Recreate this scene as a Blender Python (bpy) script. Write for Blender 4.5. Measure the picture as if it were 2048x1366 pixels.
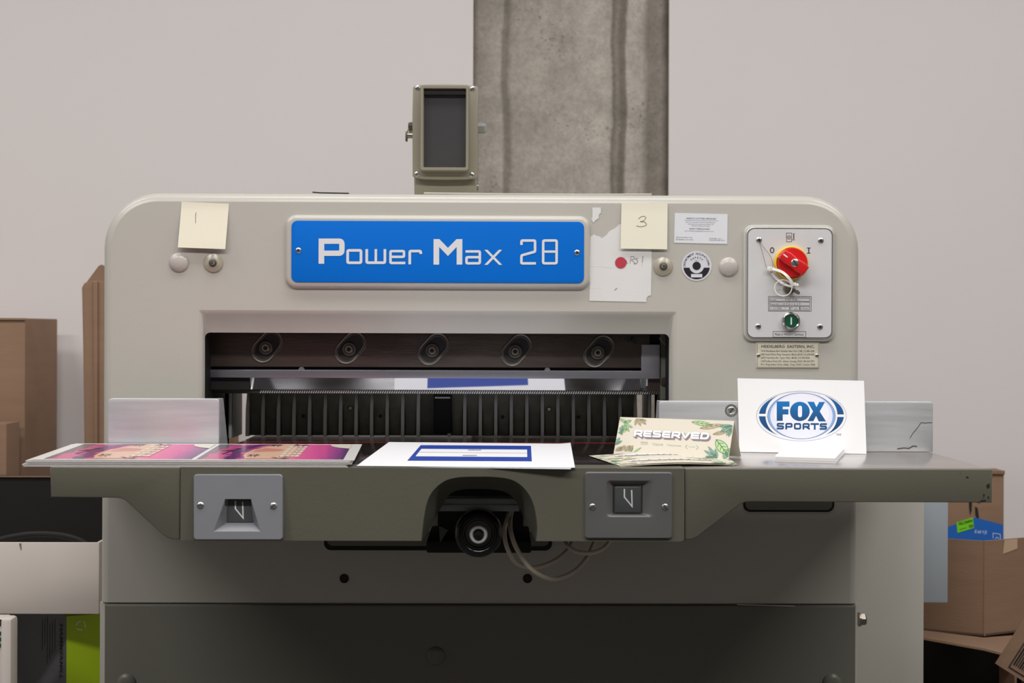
import bpy, bmesh, math, random
from mathutils import Vector, Matrix
random.seed(7)
PI = math.pi
SC = bpy.context.scene
for o in list(bpy.data.objects): bpy.data.objects.remove(o)

# ------------------------------------------------------------------ camera
FPX = 2844.0            # focal length in pixels of a 2048 px wide frame (50 mm)
HZ = 660.0              # row of the horizon
H = 1.09                # camera height
YAW, ROLL = 0.010, 0.0035
cd = bpy.data.cameras.new('camera'); cam = bpy.data.objects.new('camera', cd)
SC.collection.objects.link(cam); SC.camera = cam
cd.sensor_width = 36.0; cd.lens = FPX/2048*36.0
cd.shift_y = -(683.0-HZ)/2048
cd.clip_start = 0.05
CM = (Matrix.Rotation(-YAW, 3, 'Z') @ Matrix.Rotation(PI/2, 3, 'X') @ Matrix.Rotation(ROLL, 3, 'Z'))
cam.matrix_world = Matrix.Translation((0, 0, H)) @ CM.to_4x4()
cd.dof.use_dof = True; cd.dof.focus_distance = 2.16; cd.dof.aperture_fstop = 6.3

# ------------------------------------------------------------------ exposure, world, lights
SC.view_settings.view_transform = 'Standard'; SC.view_settings.look = 'None'
SC.view_settings.gamma = 1.0; SC.view_settings.use_curve_mapping = False
SC.view_settings.exposure = 0.0
wd = bpy.data.worlds.new('world'); SC.world = wd; wd.use_nodes = True
wd.node_tree.nodes['Background'].inputs[0].default_value = (0.9, 0.93, 1.0, 1)
wd.node_tree.nodes['Background'].inputs[1].default_value = 0.05
def area(x, y, z, sx, sy, power, col=(1.0, 0.986, 0.974), rot=(0, 0, 0)):
    l = bpy.data.lights.new('ceiling_lamp', 'AREA'); l.shape = 'RECTANGLE'; l.size = sx; l.size_y = sy
    l.energy = power; l.color = col
    o = bpy.data.objects.new('ceiling_lamp', l); SC.collection.objects.link(o)
    o.location = (x, y, z); o.rotation_euler = rot
    return o
for x in (-2.1, -0.1, 1.9): area(x, 1.75, 2.93, 1.5, 0.34, 20)
for x in (-2.1, -0.1, 1.9): area(x, 0.1, 2.93, 1.5, 0.34, 40)

# ------------------------------------------------------------------ pixel to world
def ray(px, py):
    return CM @ Vector(((px-1024.0)/FPX, (HZ-py)/FPX, -1.0))
def W(px, py, Y):
    r = ray(px, py); t = Y/r.y
    return Vector((r.x*t, Y, H+r.z*t))
ZT = H-0.186                                   # table height
def T(px, py, dz=0.0):
    r = ray(px, py); t = (ZT+dz-H)/r.z
    return Vector((r.x*t, r.y*t, ZT+dz))
class VF:                                      # upright plane facing -Y; pixels around an anchor
    def __init__(s, Y, cx=1000, cy=700): s.Y, s.cx, s.cy = Y, cx, cy; s.n = Vector((0, -1, 0))
    def pt(s, a, b, h=0.0): return Vector((W(a, s.cy, s.Y).x, s.Y-h, W(s.cx, b, s.Y).z))
class PP:                                      # any plane
    def __init__(s, p, n): s.p = Vector(p); s.n = Vector(n).normalized()
    def pt(s, a, b, h=0.0):
        r = ray(a, b); o = Vector((0, 0, H)); t = (s.p-o).dot(s.n)/r.dot(s.n)
        return o+r*t+s.n*h
class LF:                                      # metric local frame
    def __init__(s, o, ux, uy): s.o, s.ux, s.uy = Vector(o), Vector(ux).normalized(), Vector(uy).normalized(); s.n = s.ux.cross(s.uy).normalized()
    def pt(s, a, b, h=0.0): return s.o+s.ux*a+s.uy*b+s.n*h
def TB(dz): return PP((0, 0, ZT+dz), (0, 0, 1))

# ------------------------------------------------------------------ materials
def lin(c):
    return tuple(((v/255.0)/12.92 if v/255.0 <= 0.04045 else ((v/255.0+0.055)/1.055)**2.4) for v in c[:3])+(1.0,)
MATS = {}
def mat(name, col=None, rough=0.5, metal=0.0, var=0.0, vscale=6.0, bump=0.0, bscale=200.0, stretch=(1, 1, 1), ink=False, coat=0.0, spec=0.5, col2=None, trans=0.0, alpha=None, aniso=0.0, rvar=0.0):
    m = bpy.data.materials.new(name); m.use_nodes = True; MATS[name] = m
    nt = m.node_tree; N = nt.nodes; L = nt.links; b = N['Principled BSDF']
    b.inputs['Roughness'].default_value = rough; b.inputs['Metallic'].default_value = metal
    b.inputs['Coat Weight'].default_value = coat; b.inputs['Coat Roughness'].default_value = 0.15
    b.inputs['Specular IOR Level'].default_value = spec
    if trans: b.inputs['Transmission Weight'].default_value = trans
    if aniso: b.inputs['Anisotropic'].default_value = aniso
    tc = N.new('ShaderNodeTexCoord')
    if ink:
        a = N.new('ShaderNodeAttribute'); a.attribute_name = 'ink'
        src = a.outputs['Color']
    else:
        r = N.new('ShaderNodeRGB'); r.outputs[0].default_value = lin(col); src = r.outputs[0]
    if var or rvar:
        mp = N.new('ShaderNodeMapping'); mp.inputs['Scale'].default_value = stretch
        L.new(tc.outputs['Object'], mp.inputs['Vector'])
        n = N.new('ShaderNodeTexNoise'); n.inputs['Scale'].default_value = vscale; n.inputs['Detail'].default_value = 7
        L.new(mp.outputs[0], n.inputs['Vector'])
        mr = N.new('ShaderNodeMapRange'); mr.inputs['From Min'].default_value = 0.3; mr.inputs['From Max'].default_value = 0.7
        L.new(n.outputs['Fac'], mr.inputs['Value'])
        if var:
            mx = N.new('ShaderNodeMix'); mx.data_type = 'RGBA'
            L.new(mr.outputs[0], mx.inputs['Factor'])
            if col2: c2 = lin(col2); mx.inputs['B'].default_value = c2; L.new(src, mx.inputs['A'])
            else:
                h = N.new('ShaderNodeHueSaturation'); h.inputs['Value'].default_value = 1.0-var
                L.new(src, h.inputs['Color']); L.new(h.outputs[0], mx.inputs['A']); L.new(src, mx.inputs['B'])
            src = mx.outputs['Result']
        if rvar:
            m2 = N.new('ShaderNodeMapRange'); m2.inputs['To Min'].default_value = rough; m2.inputs['To Max'].default_value = rough+rvar
            L.new(mr.outputs[0], m2.inputs['Value']); L.new(m2.outputs[0], b.inputs['Roughness'])
    L.new(src, b.inputs['Base Color'])
    if bump:
        mp = N.new('ShaderNodeMapping'); mp.inputs['Scale'].default_value = stretch
        L.new(tc.outputs['Object'], mp.inputs['Vector'])
        n = N.new('ShaderNodeTexNoise'); n.inputs['Scale'].default_value = bscale; n.inputs['Detail'].default_value = 3
        L.new(mp.outputs[0], n.inputs['Vector'])
        bp = N.new('ShaderNodeBump'); bp.inputs['Strength'].default_value = bump; bp.inputs['Distance'].default_value = 0.001
        L.new(n.outputs['Fac'], bp.inputs['Height']); L.new(bp.outputs[0], b.inputs['Normal'])
    return m
mat('body_paint', (190, 186, 177), 0.33, var=0.05, vscale=3, bump=0.10, bscale=260, coat=0.2)
mat('apron_paint', (99, 97, 85), 0.36, var=0.07, vscale=5, bump=0.15, bscale=220)
mat('door_paint', (112, 110, 101), 0.34, var=0.06, vscale=4, bump=0.10, bscale=240)
mat('cabinet_paint', (190, 186, 176), 0.42, var=0.05, vscale=4, bump=0.10, bscale=240)
mat('box_paint', (165, 172, 178), 0.4, var=0.04, vscale=4)
mat('olive_paint', (140, 134, 117), 0.38, var=0.05, vscale=12, bump=0.12, bscale=300)
mat('blue_sign', (0, 106, 204), 0.6, spec=0.12)
mat('sign_letter', (222, 222, 224), 0.5)
mat('table_steel', (208, 202, 199), 0.20, metal=0.9, var=0.10, vscale=7, stretch=(1, 6, 1), rvar=0.05)
mat('bed_steel', (36, 30, 28), 0.12, metal=0.15, var=0.15, vscale=7, stretch=(1, 6, 1), rvar=0.08)
mat('guide_steel', (200, 202, 204), 0.42, metal=0.45, var=0.10, vscale=9, stretch=(1, 1, 14), bump=0.12, bscale=120, rvar=0.12)
mat('chrome', (205, 205, 205), 0.16, metal=1.0)
mat('screw_metal', (190, 190, 186), 0.28, metal=0.95)
mat('slot_dark', (28, 26, 24), 0.7)
mat('dark_steel', (86, 76, 70), 0.36, metal=0.6, var=0.35, vscale=10, stretch=(1, 1, 5), bump=0.4, bscale=70, rvar=0.15)
mat('rim_steel', (104, 98, 92), 0.35, metal=0.5, var=0.3, vscale=60)
mat('bright_bar', (172, 172, 182), 0.32, metal=0.9, var=0.08, vscale=8, stretch=(1, 1, 20))
mat('knife_mirror', (205, 205, 210), 0.045, metal=1.0)
mat('clamp_iron', (82, 78, 72), 0.42, metal=0.6, var=0.25, vscale=30)
mat('gauge_iron', (112, 112, 100), 0.55, metal=0.2, var=0.3, vscale=40, bump=0.5, bscale=90)
mat('gauge_fin', (226, 224, 222), 0.45, metal=0.1)
mat('black_plastic', (14, 14, 15), 0.18, coat=0.4)
mat('black_matte', (18, 17, 16), 0.7)
mat('window_glass', (22, 22, 24), 0.12, coat=0.6)
mat('screen_grey', (70, 68, 70), 0.22, var=0.1, vscale=6)
mat('switch_plate_paint', (98, 97, 97), 0.40, var=0.04, vscale=20, coat=0.15)
mat('switch_plate_light', (126, 127, 132), 0.40, var=0.04, vscale=20, coat=0.15)
mat('rocker', (74, 76, 78), 0.2, coat=0.3)
mat('white_mark', (225, 225, 222), 0.5)
mat('ring_cap', (168, 160, 142), 0.3, coat=0.4)
mat('cap_plastic', (186, 178, 172), 0.3, coat=0.3)
mat('panel_alu', (212, 211, 212), 0.38, metal=0.0, var=0.05, vscale=14)
mat('hub_metal', (235, 235, 238), 0.3, metal=0.35, coat=0.3)
mat('panel_rim', (205, 204, 202), 0.25, metal=0.6)
mat('black_ink', (30, 29, 30), 0.6)
mat('yellow', (238, 196, 40), 0.35)
mat('red', (214, 26, 30), 0.3, coat=0.2)
mat('green_button', (12, 84, 56), 0.35)
mat('nickel', (150, 142, 132), 0.3, metal=0.9)
mat('cable', (224, 212, 194), 0.45)
mat('tie_plastic', (232, 230, 224), 0.35)
mat('brass_plate', (218, 211, 192), 0.45, metal=0.05)
mat('red_stick', (150, 40, 34), 0.5)
mat('print', ink=True, rough=0.5, spec=0.35)
mat('print_gloss', ink=True, rough=0.22, coat=0.2)
mat('print_matte', ink=True, rough=0.8, bump=0.15, bscale=150)
mat('cardboard', (143, 113, 90), 0.85, var=0.10, vscale=10, stretch=(1, 1, 6), bump=0.25, bscale=60)
mat('cardboard_shaded', (13, 8, 7), 0.9, var=0.1, vscale=10)  # near-black cardboard, the shade inside the cartons put into its colour
mat('carton_white', (214, 204, 197), 0.6, var=0.04, vscale=6)
mat('lime', (178, 208, 20), 0.45)
mat('carton_grey', (84, 84, 88), 0.5)
mat('wall_paint', (228, 221, 219), 0.75, var=0.025, vscale=2.2, bump=0.08, bscale=90)
mat('ceiling_paint', (225, 222, 216), 0.9, var=0.02)
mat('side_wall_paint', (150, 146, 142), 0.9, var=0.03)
mat('floor_concrete', (66, 63, 60), 0.6, var=0.2, vscale=3, bump=0.2, bscale=20)

# concrete column: cast seams, damp streaks, pitting and shadow painted at the left edge
def concrete():
    m = bpy.data.materials.new('column_concrete'); m.use_nodes = True; MATS['column_concrete'] = m
    nt = m.node_tree; N = nt.nodes; L = nt.links; b = N['Principled BSDF']; b.inputs['Roughness'].default_value = 0.85
    tc = N.new('ShaderNodeTexCoord'); sp = N.new('ShaderNodeSeparateXYZ')
    x0, x1 = W(946, 200, 3.3).x, W(1338, 200, 3.3).x
    dn = N.new('ShaderNodeTexNoise'); dn.inputs['Scale'].default_value = 5.0; dn.inputs['Detail'].default_value = 5
    mpd = N.new('ShaderNodeMapping'); mpd.inputs['Scale'].default_value = (1.5, 1, 1.0)
    L.new(tc.outputs['Object'], mpd.inputs[0]); L.new(mpd.outputs[0], dn.inputs['Vector'])
    L.new(tc.outputs['Object'], sp.inputs[0])
    ma = N.new('ShaderNodeMath'); ma.operation = 'MULTIPLY_ADD'; ma.inputs[1].default_value = 0.035
    L.new(dn.outputs['Fac'], ma.inputs[0]); L.new(sp.outputs['X'], ma.inputs[2])
    mr = N.new('ShaderNodeMapRange'); mr.inputs['From Min'].default_value = x0+0.0175; mr.inputs['From Max'].default_value = x1+0.0175
    L.new(ma.outputs[0], mr.inputs['Value'])
    cr = N.new('ShaderNodeValToRGB'); L.new(mr.outputs[0], cr.inputs[0])
    SCL = 1.10
    st = [(0.0, 104), (0.035, 142), (0.15, 156), (0.163, 124), (0.185, 122), (0.205, 152), (0.45, 158), (0.66, 168), (0.70, 160),
          (0.715, 112), (0.735, 130), (0.755, 108), (0.775, 112), (0.79, 166), (0.86, 160), (0.89, 124), (0.955, 130), (0.985, 92), (1.0, 74)]
    e = cr.color_ramp.elements
    for i, (p, v) in enumerate(st):
        el = e[i] if i < 2 else e.new(p)
        el.position = p
    for el, (p, v) in zip(sorted(e, key=lambda q: q.position), st): el.color = lin((v*SCL+2, v*SCL-6, v*SCL-16))
    n1 = N.new('ShaderNodeTexNoise'); n1.inputs['Scale'].default_value = 14; n1.inputs['Detail'].default_value = 10; n1.inputs['Roughness'].default_value = 0.7
    L.new(tc.outputs['Object'], n1.inputs['Vector'])
    r1 = N.new('ShaderNodeMapRange'); r1.inputs['From Min'].default_value = 0.32; r1.inputs['From Max'].default_value = 0.68
    r1.inputs['To Min'].default_value = 0.74; r1.inputs['To Max'].default_value = 1.14; L.new(n1.outputs['Fac'], r1.inputs['Value'])
    mx = N.new('ShaderNodeMix'); mx.data_type = 'RGBA'; mx.blend_type = 'MULTIPLY'; mx.inputs['Factor'].default_value = 1
    L.new(cr.outputs[0], mx.inputs['A']); L.new(r1.outputs[0], mx.inputs['B'])
    n3 = N.new('ShaderNodeTexNoise'); n3.inputs['Scale'].default_value = 95; n3.inputs['Detail'].default_value = 6; n3.inputs['Roughness'].default_value = 0.75
    L.new(tc.outputs['Object'], n3.inputs['Vector'])
    r3 = N.new('ShaderNodeMapRange'); r3.inputs['From Min'].default_value = 0.35; r3.inputs['From Max'].default_value = 0.65
    r3.inputs['To Min'].default_value = 0.84; r3.inputs['To Max'].default_value = 1.12; L.new(n3.outputs['Fac'], r3.inputs['Value'])
    mx3 = N.new('ShaderNodeMix'); mx3.data_type = 'RGBA'; mx3.blend_type = 'MULTIPLY'; mx3.inputs['Factor'].default_value = 1
    L.new(mx.outputs['Result'], mx3.inputs['A']); L.new(r3.outputs[0], mx3.inputs['B']); mx = mx3
    v = N.new('ShaderNodeTexVoronoi'); v.inputs['Scale'].default_value = 85; nd = N.new('ShaderNodeVectorMath'); nd.operation = 'MULTIPLY_ADD'; nd.inputs[1].default_value = (0.02, 0.02, 0.02)
    L.new(n3.outputs['Color'], nd.inputs[0]); L.new(tc.outputs['Object'], nd.inputs[2]); L.new(nd.outputs[0], v.inputs['Vector'])
    n2 = N.new('ShaderNodeTexNoise'); n2.inputs['Scale'].default_value = 6; L.new(tc.outputs['Object'], n2.inputs['Vector'])
    th = N.new('ShaderNodeMapRange'); th.inputs['From Min'].default_value = 0.42; th.inputs['From Max'].default_value = 0.66
    th.inputs['To Min'].default_value = 0.0; th.inputs['To Max'].default_value = 0.25; L.new(n2.outputs['Fac'], th.inputs['Value'])
    lt = N.new('ShaderNodeMath'); lt.operation = 'LESS_THAN'; L.new(v.outputs['Distance'], lt.inputs[0]); L.new(th.outputs[0], lt.inputs[1])
    m2 = N.new('ShaderNodeMix'); m2.data_type = 'RGBA'; m2.inputs['B'].default_value = lin((96, 92, 90))
    ms = N.new('ShaderNodeMath'); ms.operation = 'MULTIPLY'; ms.inputs[1].default_value = 0.55; L.new(lt.outputs[0], ms.inputs[0])
    L.new(ms.outputs[0], m2.inputs['Factor']); L.new(mx.outputs['Result'], m2.inputs['A']); L.new(m2.outputs['Result'], b.inputs['Base Color'])
    bp = N.new('ShaderNodeBump'); bp.inputs['Strength'].default_value = 0.5; bp.inputs['Distance'].default_value = 0.004
    L.new(n1.outputs['Fac'], bp.inputs['Height']); L.new(bp.outputs[0], b.inputs['Normal'])
concrete()

# ------------------------------------------------------------------ mesh building
WORLD = {}
def rr(x0, y0, x1, y1, r, seg=5):
    pts = []
    for cx, cy, a0 in ((x1-r, y0+r, -90), (x1-r, y1-r, 0), (x0+r, y1-r, 90), (x0+r, y0+r, 180)):
        for k in range(seg+1):
            a = math.radians(a0+90.0*k/seg); pts.append((cx+r*math.cos(a), cy+r*math.sin(a)))
    return pts
def circ(cx, cy, r, n=32, ry=None, a0=0.0, a1=360.0):
    full = abs(a1-a0) >= 359.9
    return [(cx+r*math.cos(math.radians(a0+(a1-a0)*k/(n if full else n-1))), cy+(ry or r)*math.sin(math.radians(a0+(a1-a0)*k/(n if full else n-1)))) for k in range(n)]
def sarea(p): return sum(p[i][0]*p[(i+1) % len(p)][1]-p[(i+1) % len(p)][0]*p[i][1] for i in range(len(p)))/2
def inset(p, d):
    n = len(p); s = 1 if sarea(p) > 0 else -1; out = []
    for i in range(n):
        a, b, c = p[i-1], p[i], p[(i+1) % n]
        e1 = Vector((b[0]-a[0], b[1]-a[1])); e2 = Vector((c[0]-b[0], c[1]-b[1]))
        if e1.length < 1e-9: e1 = e2.copy()
        if e2.length < 1e-9: e2 = e1.copy()
        e1.normalize(); e2.normalize()
        n1 = Vector((-e1.y, e1.x))*s; n2 = Vector((-e2.y, e2.x))*s
        m = n1+n2
        if m.length < 1e-6: m = n1.copy()
        m.normalize(); k = d/max(0.35, m.dot(n1)); out.append((b[0]+m.x*k, b[1]+m.y*k))
    return out
def bez(pts, n=10):                               # Catmull-Rom through points (any dimension)
    P = [Vector(p) for p in pts]; P = [P[0]*2-P[1]]+P+[P[-1]*2-P[-2]]; out = []
    for i in range(1, len(P)-2):
        for k in range(n):
            t = k/n; a, b, c, d = P[i-1], P[i], P[i+1], P[i+2]
            out.append(0.5*((2*b)+(c-a)*t+(2*a-5*b+4*c-d)*t*t+(3*b-3*c+d-a)*t**3))
    out.append(P[-2]); return out
def roundpath(pts, r, closed=False, seg=4):
    out = []; n = len(pts)
    for i in range(n):
        if not closed and i in (0, n-1): out.append(pts[i]); continue
        a, b, c = Vector(pts[i-1]), Vector(pts[i]), Vector(pts[(i+1) % n])
        u = (a-b); v = (c-b); rr_ = min(r, u.length*0.49, v.length*0.49); u.normalize(); v.normalize()
        p, q = b+u*rr_, b+v*rr_
        for k in range(seg+1):
            t = k/seg; out.append(tuple((1-t)**2*p+2*t*(1-t)*b+t*t*q))
    return out
TXT = {}
def textmesh(s, bold):
    key = (s, bold)
    if key in TXT: return TXT[key]
    c = bpy.data.curves.new('t', 'FONT'); c.body = s; c.size = 1; c.resolution_u = 2; c.offset = bold; c.fill_mode = 'FRONT'
    o = bpy.data.objects.new('t', c); SC.collection.objects.link(o)
    dg = bpy.context.evaluated_depsgraph_get(); dg.update()
    m = o.evaluated_get(dg).to_mesh()
    V = [(v.co.x, v.co.y) for v in m.vertices]; Fs = [tuple(p.vertices) for p in m.polygons]
    o.evaluated_get(dg).to_mesh_clear(); bpy.data.objects.remove(o); bpy.data.curves.remove(c)
    TXT[key] = (V, Fs); return TXT[key]
class MB:
    def __init__(s): s.q = 0; s.v = []; s.f = []; s.m = []; s.c = []; s.mats = []
    def mi(s, m):
        if m not in s.mats: s.mats.append(m)
        return s.mats.index(m)
    def add(s, vs, fs, m, col=None, cols=None):
        b = len(s.v); s.v += [tuple(v) for v in vs]; i = s.mi(m)
        cc = lin(col) if col else (1, 1, 1, 1)
        for f in fs:
            s.f.append([b+k for k in f]); s.m.append(i)
            s.c.append([lin(cols[k]) for k in f] if cols else [cc]*len(f))
        return s
    def ngon(s, fr, pts, m, h=0.0, col=None): return s.add([fr.pt(a, b, h) for a, b in pts], [list(range(len(pts)))], m, col)
    def loops(s, L, m, cap0=False, cap1=False, col=None, closed=True):
        n = len(L[0]); vs = [p for l in L for p in l]; fs = []
        for j in range(len(L)-1):
            for i in range(n if closed else n-1):
                k = (i+1) % n; fs.append([j*n+i, j*n+k, (j+1)*n+k, (j+1)*n+i])
        if cap0: fs.append(list(range(n))[::-1])
        if cap1: fs.append([(len(L)-1)*n+i for i in range(n)])
        return s.add(vs, fs, m, col)
    def prism(s, fr, pts, h0, h1, m, r=0.0, rp=0.0, seg=3, col=None, back=True):   # r: fillet height (m), rp: its inset in 2D units
        L = [[fr.pt(a, b, h0) for a, b in pts]]
        if r > 0:
            for j in range(seg+1):
                a = PI/2*j/seg; q = inset(pts, rp*(1-math.cos(a))) if j else pts
                L.append([fr.pt(x, y, h1-r+r*math.sin(a)) for x, y in q])
        else: L.append([fr.pt(a, b, h1) for a, b in pts])
        return s.loops(L, m, back, True, col)
    def stroke(s, fr, pts, w, m, h=0.0, col=None, closed=False, r=0.0, thick=0.0):
        if r: pts = roundpath(pts, r, closed)
        s.q += 1; h += 1.5e-5*(s.q % 12)
        n = len(pts); A = []; B = []
        for i in range(n):
            a = Vector(pts[i-1]) if (closed or i) else None; b = Vector(pts[i]); c = Vector(pts[(i+1) % n]) if (closed or i < n-1) else None
            e1 = (b-a) if a is not None else (c-b); e2 = (c-b) if c is not None else e1
            if e1.length < 1e-9: e1 = e2
            if e2.length < 1e-9: e2 = e1
            e1 = e1.normalized(); e2 = e2.normalized()
            n1 = Vector((-e1.y, e1.x)); mm = n1+Vector((-e2.y, e2.x))
            mm = mm.normalized() if mm.length > 1e-6 else n1; k = w/2/max(0.4, mm.dot(n1))
            A.append(b+mm*k); B.append(b-mm*k)
        g_ = min(4e-6, 1e-4/n); vs = [fr.pt(p.x, p.y, h+i*g_) for i, p in enumerate(A)]+[fr.pt(p.x, p.y, h+i*g_) for i, p in enumerate(B)]
        fs = [[i, (i+1) % n, n+(i+1) % n, n+i] for i in range(n if closed else n-1)]
        return s.add(vs, fs, m, col)
    def text(s, fr, t, x, y, ch, m, w=None, h=0.0, col=None, align='C', bold=0.0, rot=0.0, shear=0.0, up=-1):
        V, Fs = textmesh(t, bold)
        xs = [v[0] for v in V]; x0, x1 = min(xs), max(xs); k = ch/0.70; kx = (w/(x1-x0)) if w else k
        ox = {'L': x0, 'C': (x0+x1)/2, 'R': x1}[align]; out = []; c, sn = math.cos(rot), math.sin(rot)
        for a, b in V:
            lx, ly = (a-ox)*kx+shear*b*k, b*k
            out.append(fr.pt(x+lx*c-ly*sn, y+up*(lx*sn+ly*c), h))
        return s.add(out, Fs, m, col)
    def box(s, p0, p1, m, r=0.0, col=None, seg=2):
        bm = bmesh.new(); bmesh.ops.create_cube(bm, size=1)
        p0, p1 = Vector(p0), Vector(p1)
        for v in bm.verts: v.co = Vector([(p0[i]+p1[i])/2+v.co[i]*(p1[i]-p0[i]) for i in range(3)])
        if r: bmesh.ops.bevel(bm, geom=bm.edges[:], offset=r, segments=seg, affect='EDGES', profile=0.5)
        bm.verts.index_update()
        s.add([v.co.copy() for v in bm.verts], [[v.index for v in f.verts] for f in bm.faces], m, col); bm.free(); return s
    def lathe(s, o, ax, prof, m, n=32, col=None, cap=True):    # profile (radius, height along ax)
        ax = Vector(ax).normalized(); u = ax.orthogonal().normalized(); w = ax.cross(u); o = Vector(o)
        L = [[o+ax*h+(u*math.cos(2*PI*k/n)+w*math.sin(2*PI*k/n))*r for k in range(n)] for r, h in prof]
        return s.loops(L, m, cap, cap, col)
    def tube(s, pts, r, m, n=10, col=None, closed=False):
        P = [Vector(p) for p in pts]; L = []; up = None; q = len(P)
        for i in range(q):
            t = (P[(i+1) % q]-P[i-1]) if closed else (P[min(i+1, q-1)]-P[max(i-1, 0)])
            t.normalize()
            if up is None: up = t.orthogonal().normalized()
            up = (up-t*up.dot(t)).normalized(); w = t.cross(up)
            L.append([P[i]+(up*math.cos(2*PI*k/n)+w*math.sin(2*PI*k/n))*r for k in range(n)])
        if closed: L.append(L[0])
        return s.loops(L, m, not closed, not closed, col)
    def build(s, name, parent=None, origin=False, sharp=35, warp=None):
        me = bpy.data.meshes.new(name)
        off = Vector((0, 0, 0))
        if warp is None and origin:
            off = Vector(((min(v[0] for v in s.v)+max(v[0] for v in s.v))/2, (min(v[1] for v in s.v)+max(v[1] for v in s.v))/2, min(v[2] for v in s.v)))
        me.from_pydata([tuple(Vector(v)-off) for v in s.v], [], s.f)
        for m in s.mats: me.materials.append(MATS[m])
        ca = me.color_attributes.new('ink', 'FLOAT_COLOR', 'CORNER'); k = 0
        for p, mi, cc in zip(me.polygons, s.m, s.c):
            p.material_index = mi; p.use_smooth = True
            for c in cc: ca.data[k].color = c; k += 1
        if warp:
            fn, cuts = warp; bm = bmesh.new(); bm.from_mesh(me)
            for co, no in cuts:
                bmesh.ops.bisect_plane(bm, geom=bm.verts[:]+bm.edges[:]+bm.faces[:], plane_co=co, plane_no=no, dist=1e-6)
            for v in bm.verts: v.co = fn(v.co)
            if origin:
                xs = [v.co for v in bm.verts]
                off = Vector(((min(v.x for v in xs)+max(v.x for v in xs))/2, (min(v.y for v in xs)+max(v.y for v in xs))/2, min(v.z for v in xs)))
                for v in bm.verts: v.co -= off
            bm.to_mesh(me); bm.free()
        me.validate(); me.set_sharp_from_angle(angle=math.radians(sharp))
        o = bpy.data.objects.new(name, me); SC.collection.objects.link(o); o.location = off
        WORLD[o.name] = Matrix.Translation(off)
        if parent:
            o.parent = parent; o.matrix_parent_inverse = WORLD[parent.name].inverted()
        return o
def tag(o, label, cat=None, group=None, kind=None):
    if label: o['label'] = label
    if cat: o['category'] = cat
    if group: o['group'] = group
    if kind: o['kind'] = kind
    return o
def thing(name, loc, label, cat, group=None):
    e = bpy.data.objects.new(name, None); SC.collection.objects.link(e); e.location = loc; e.empty_display_size = 0.1
    WORLD[e.name] = Matrix.Translation(Vector(loc)); return tag(e, label, cat, group)
def screw(parent, fr, a, b, rm, name='screw', kind='cross', ang=30, h0=0.0, m='screw_metal', tall=0.35):
    c = fr.pt(a, b, h0); mb = MB()
    prof = [(rm, -0.001), (rm, rm*tall*0.35), (rm*0.86, rm*tall*0.75), (rm*0.5, rm*tall*0.97), (rm*0.001, rm*tall)]
    mb.lathe(c, fr.n, prof, m, 24)
    n = fr.n.normalized(); ux = Vector((1, 0, 0)); uy = n.cross(ux).normalized()*-1; ux = uy.cross(n).normalized()
    for k in range(2 if kind == 'cross' else 1):
        t = math.radians(ang+90*k); d = ux*math.cos(t)+uy*math.sin(t); e = n.cross(d)
        L = rm*(0.55 if kind == 'cross' else 0.92); w = rm*0.13
        q = [c+d*(sx*L)+e*(sy*w)+n*(rm*tall*(0.72 if kind != 'cross' else 0.9)) for sx, sy in ((-1, -1), (1, -1), (1, 1), (-1, 1))]
        p = [v+n*(rm*tall*0.3) for v in q]
        mb.loops([q, p], 'slot_dark', True, True)
    return mb.build(name, parent)
def Lx(px, Y, cy=700): return W(px, cy, Y).x
def Lz(py, Y, cx=1000): return W(cx, py, Y).z
def struct(o): o['kind'] = 'structure'; return o

# ------------------------------------------------------------------ the room
WY = 3.30
CX0, CX1 = Lx(946, WY, 200), Lx(1338, WY, 200)
mb = MB()
mb.box((-3.6, WY, 0), (CX0, WY+0.12, 3.0), 'wall_paint'); mb.box((CX1, WY, 0), (3.8, WY+0.12, 3.0), 'wall_paint')
struct(mb.build('wall_back'))
mb = MB(); mb.box((CX0, WY+0.012, 0), (CX1, WY+0.4, 3.0), 'column_concrete')
struct(mb.build('wall_column'))
struct(MB().box((-3.72, -3.0, 0), (-3.6, WY, 3.0), 'side_wall_paint').build('wall_left'))
struct(MB().box((3.8, -3.0, 0), (3.92, WY, 3.0), 'side_wall_paint').build('wall_right'))
struct(MB().box((-3.6, -3.12, 0), (3.8, -3.0, 3.0), 'side_wall_paint').build('wall_front'))
struct(MB().box((-3.72, -3.12, -0.1), (3.92, WY+0.4, 0), 'floor_concrete').build('floor'))
struct(MB().box((-3.72, -3.12, 3.0), (3.92, WY+0.4, 3.1), 'ceiling_paint').build('ceiling'))

# ------------------------------------------------------------------ the cutter
FY = 2.275                                        # front face of the arch
CUT = thing('paper_cutter', (0, 2.3, 0), 'large grey industrial paper cutter with a blue sign on its arch', 'paper cutter')
def R2(px): return px/1250.0

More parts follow.
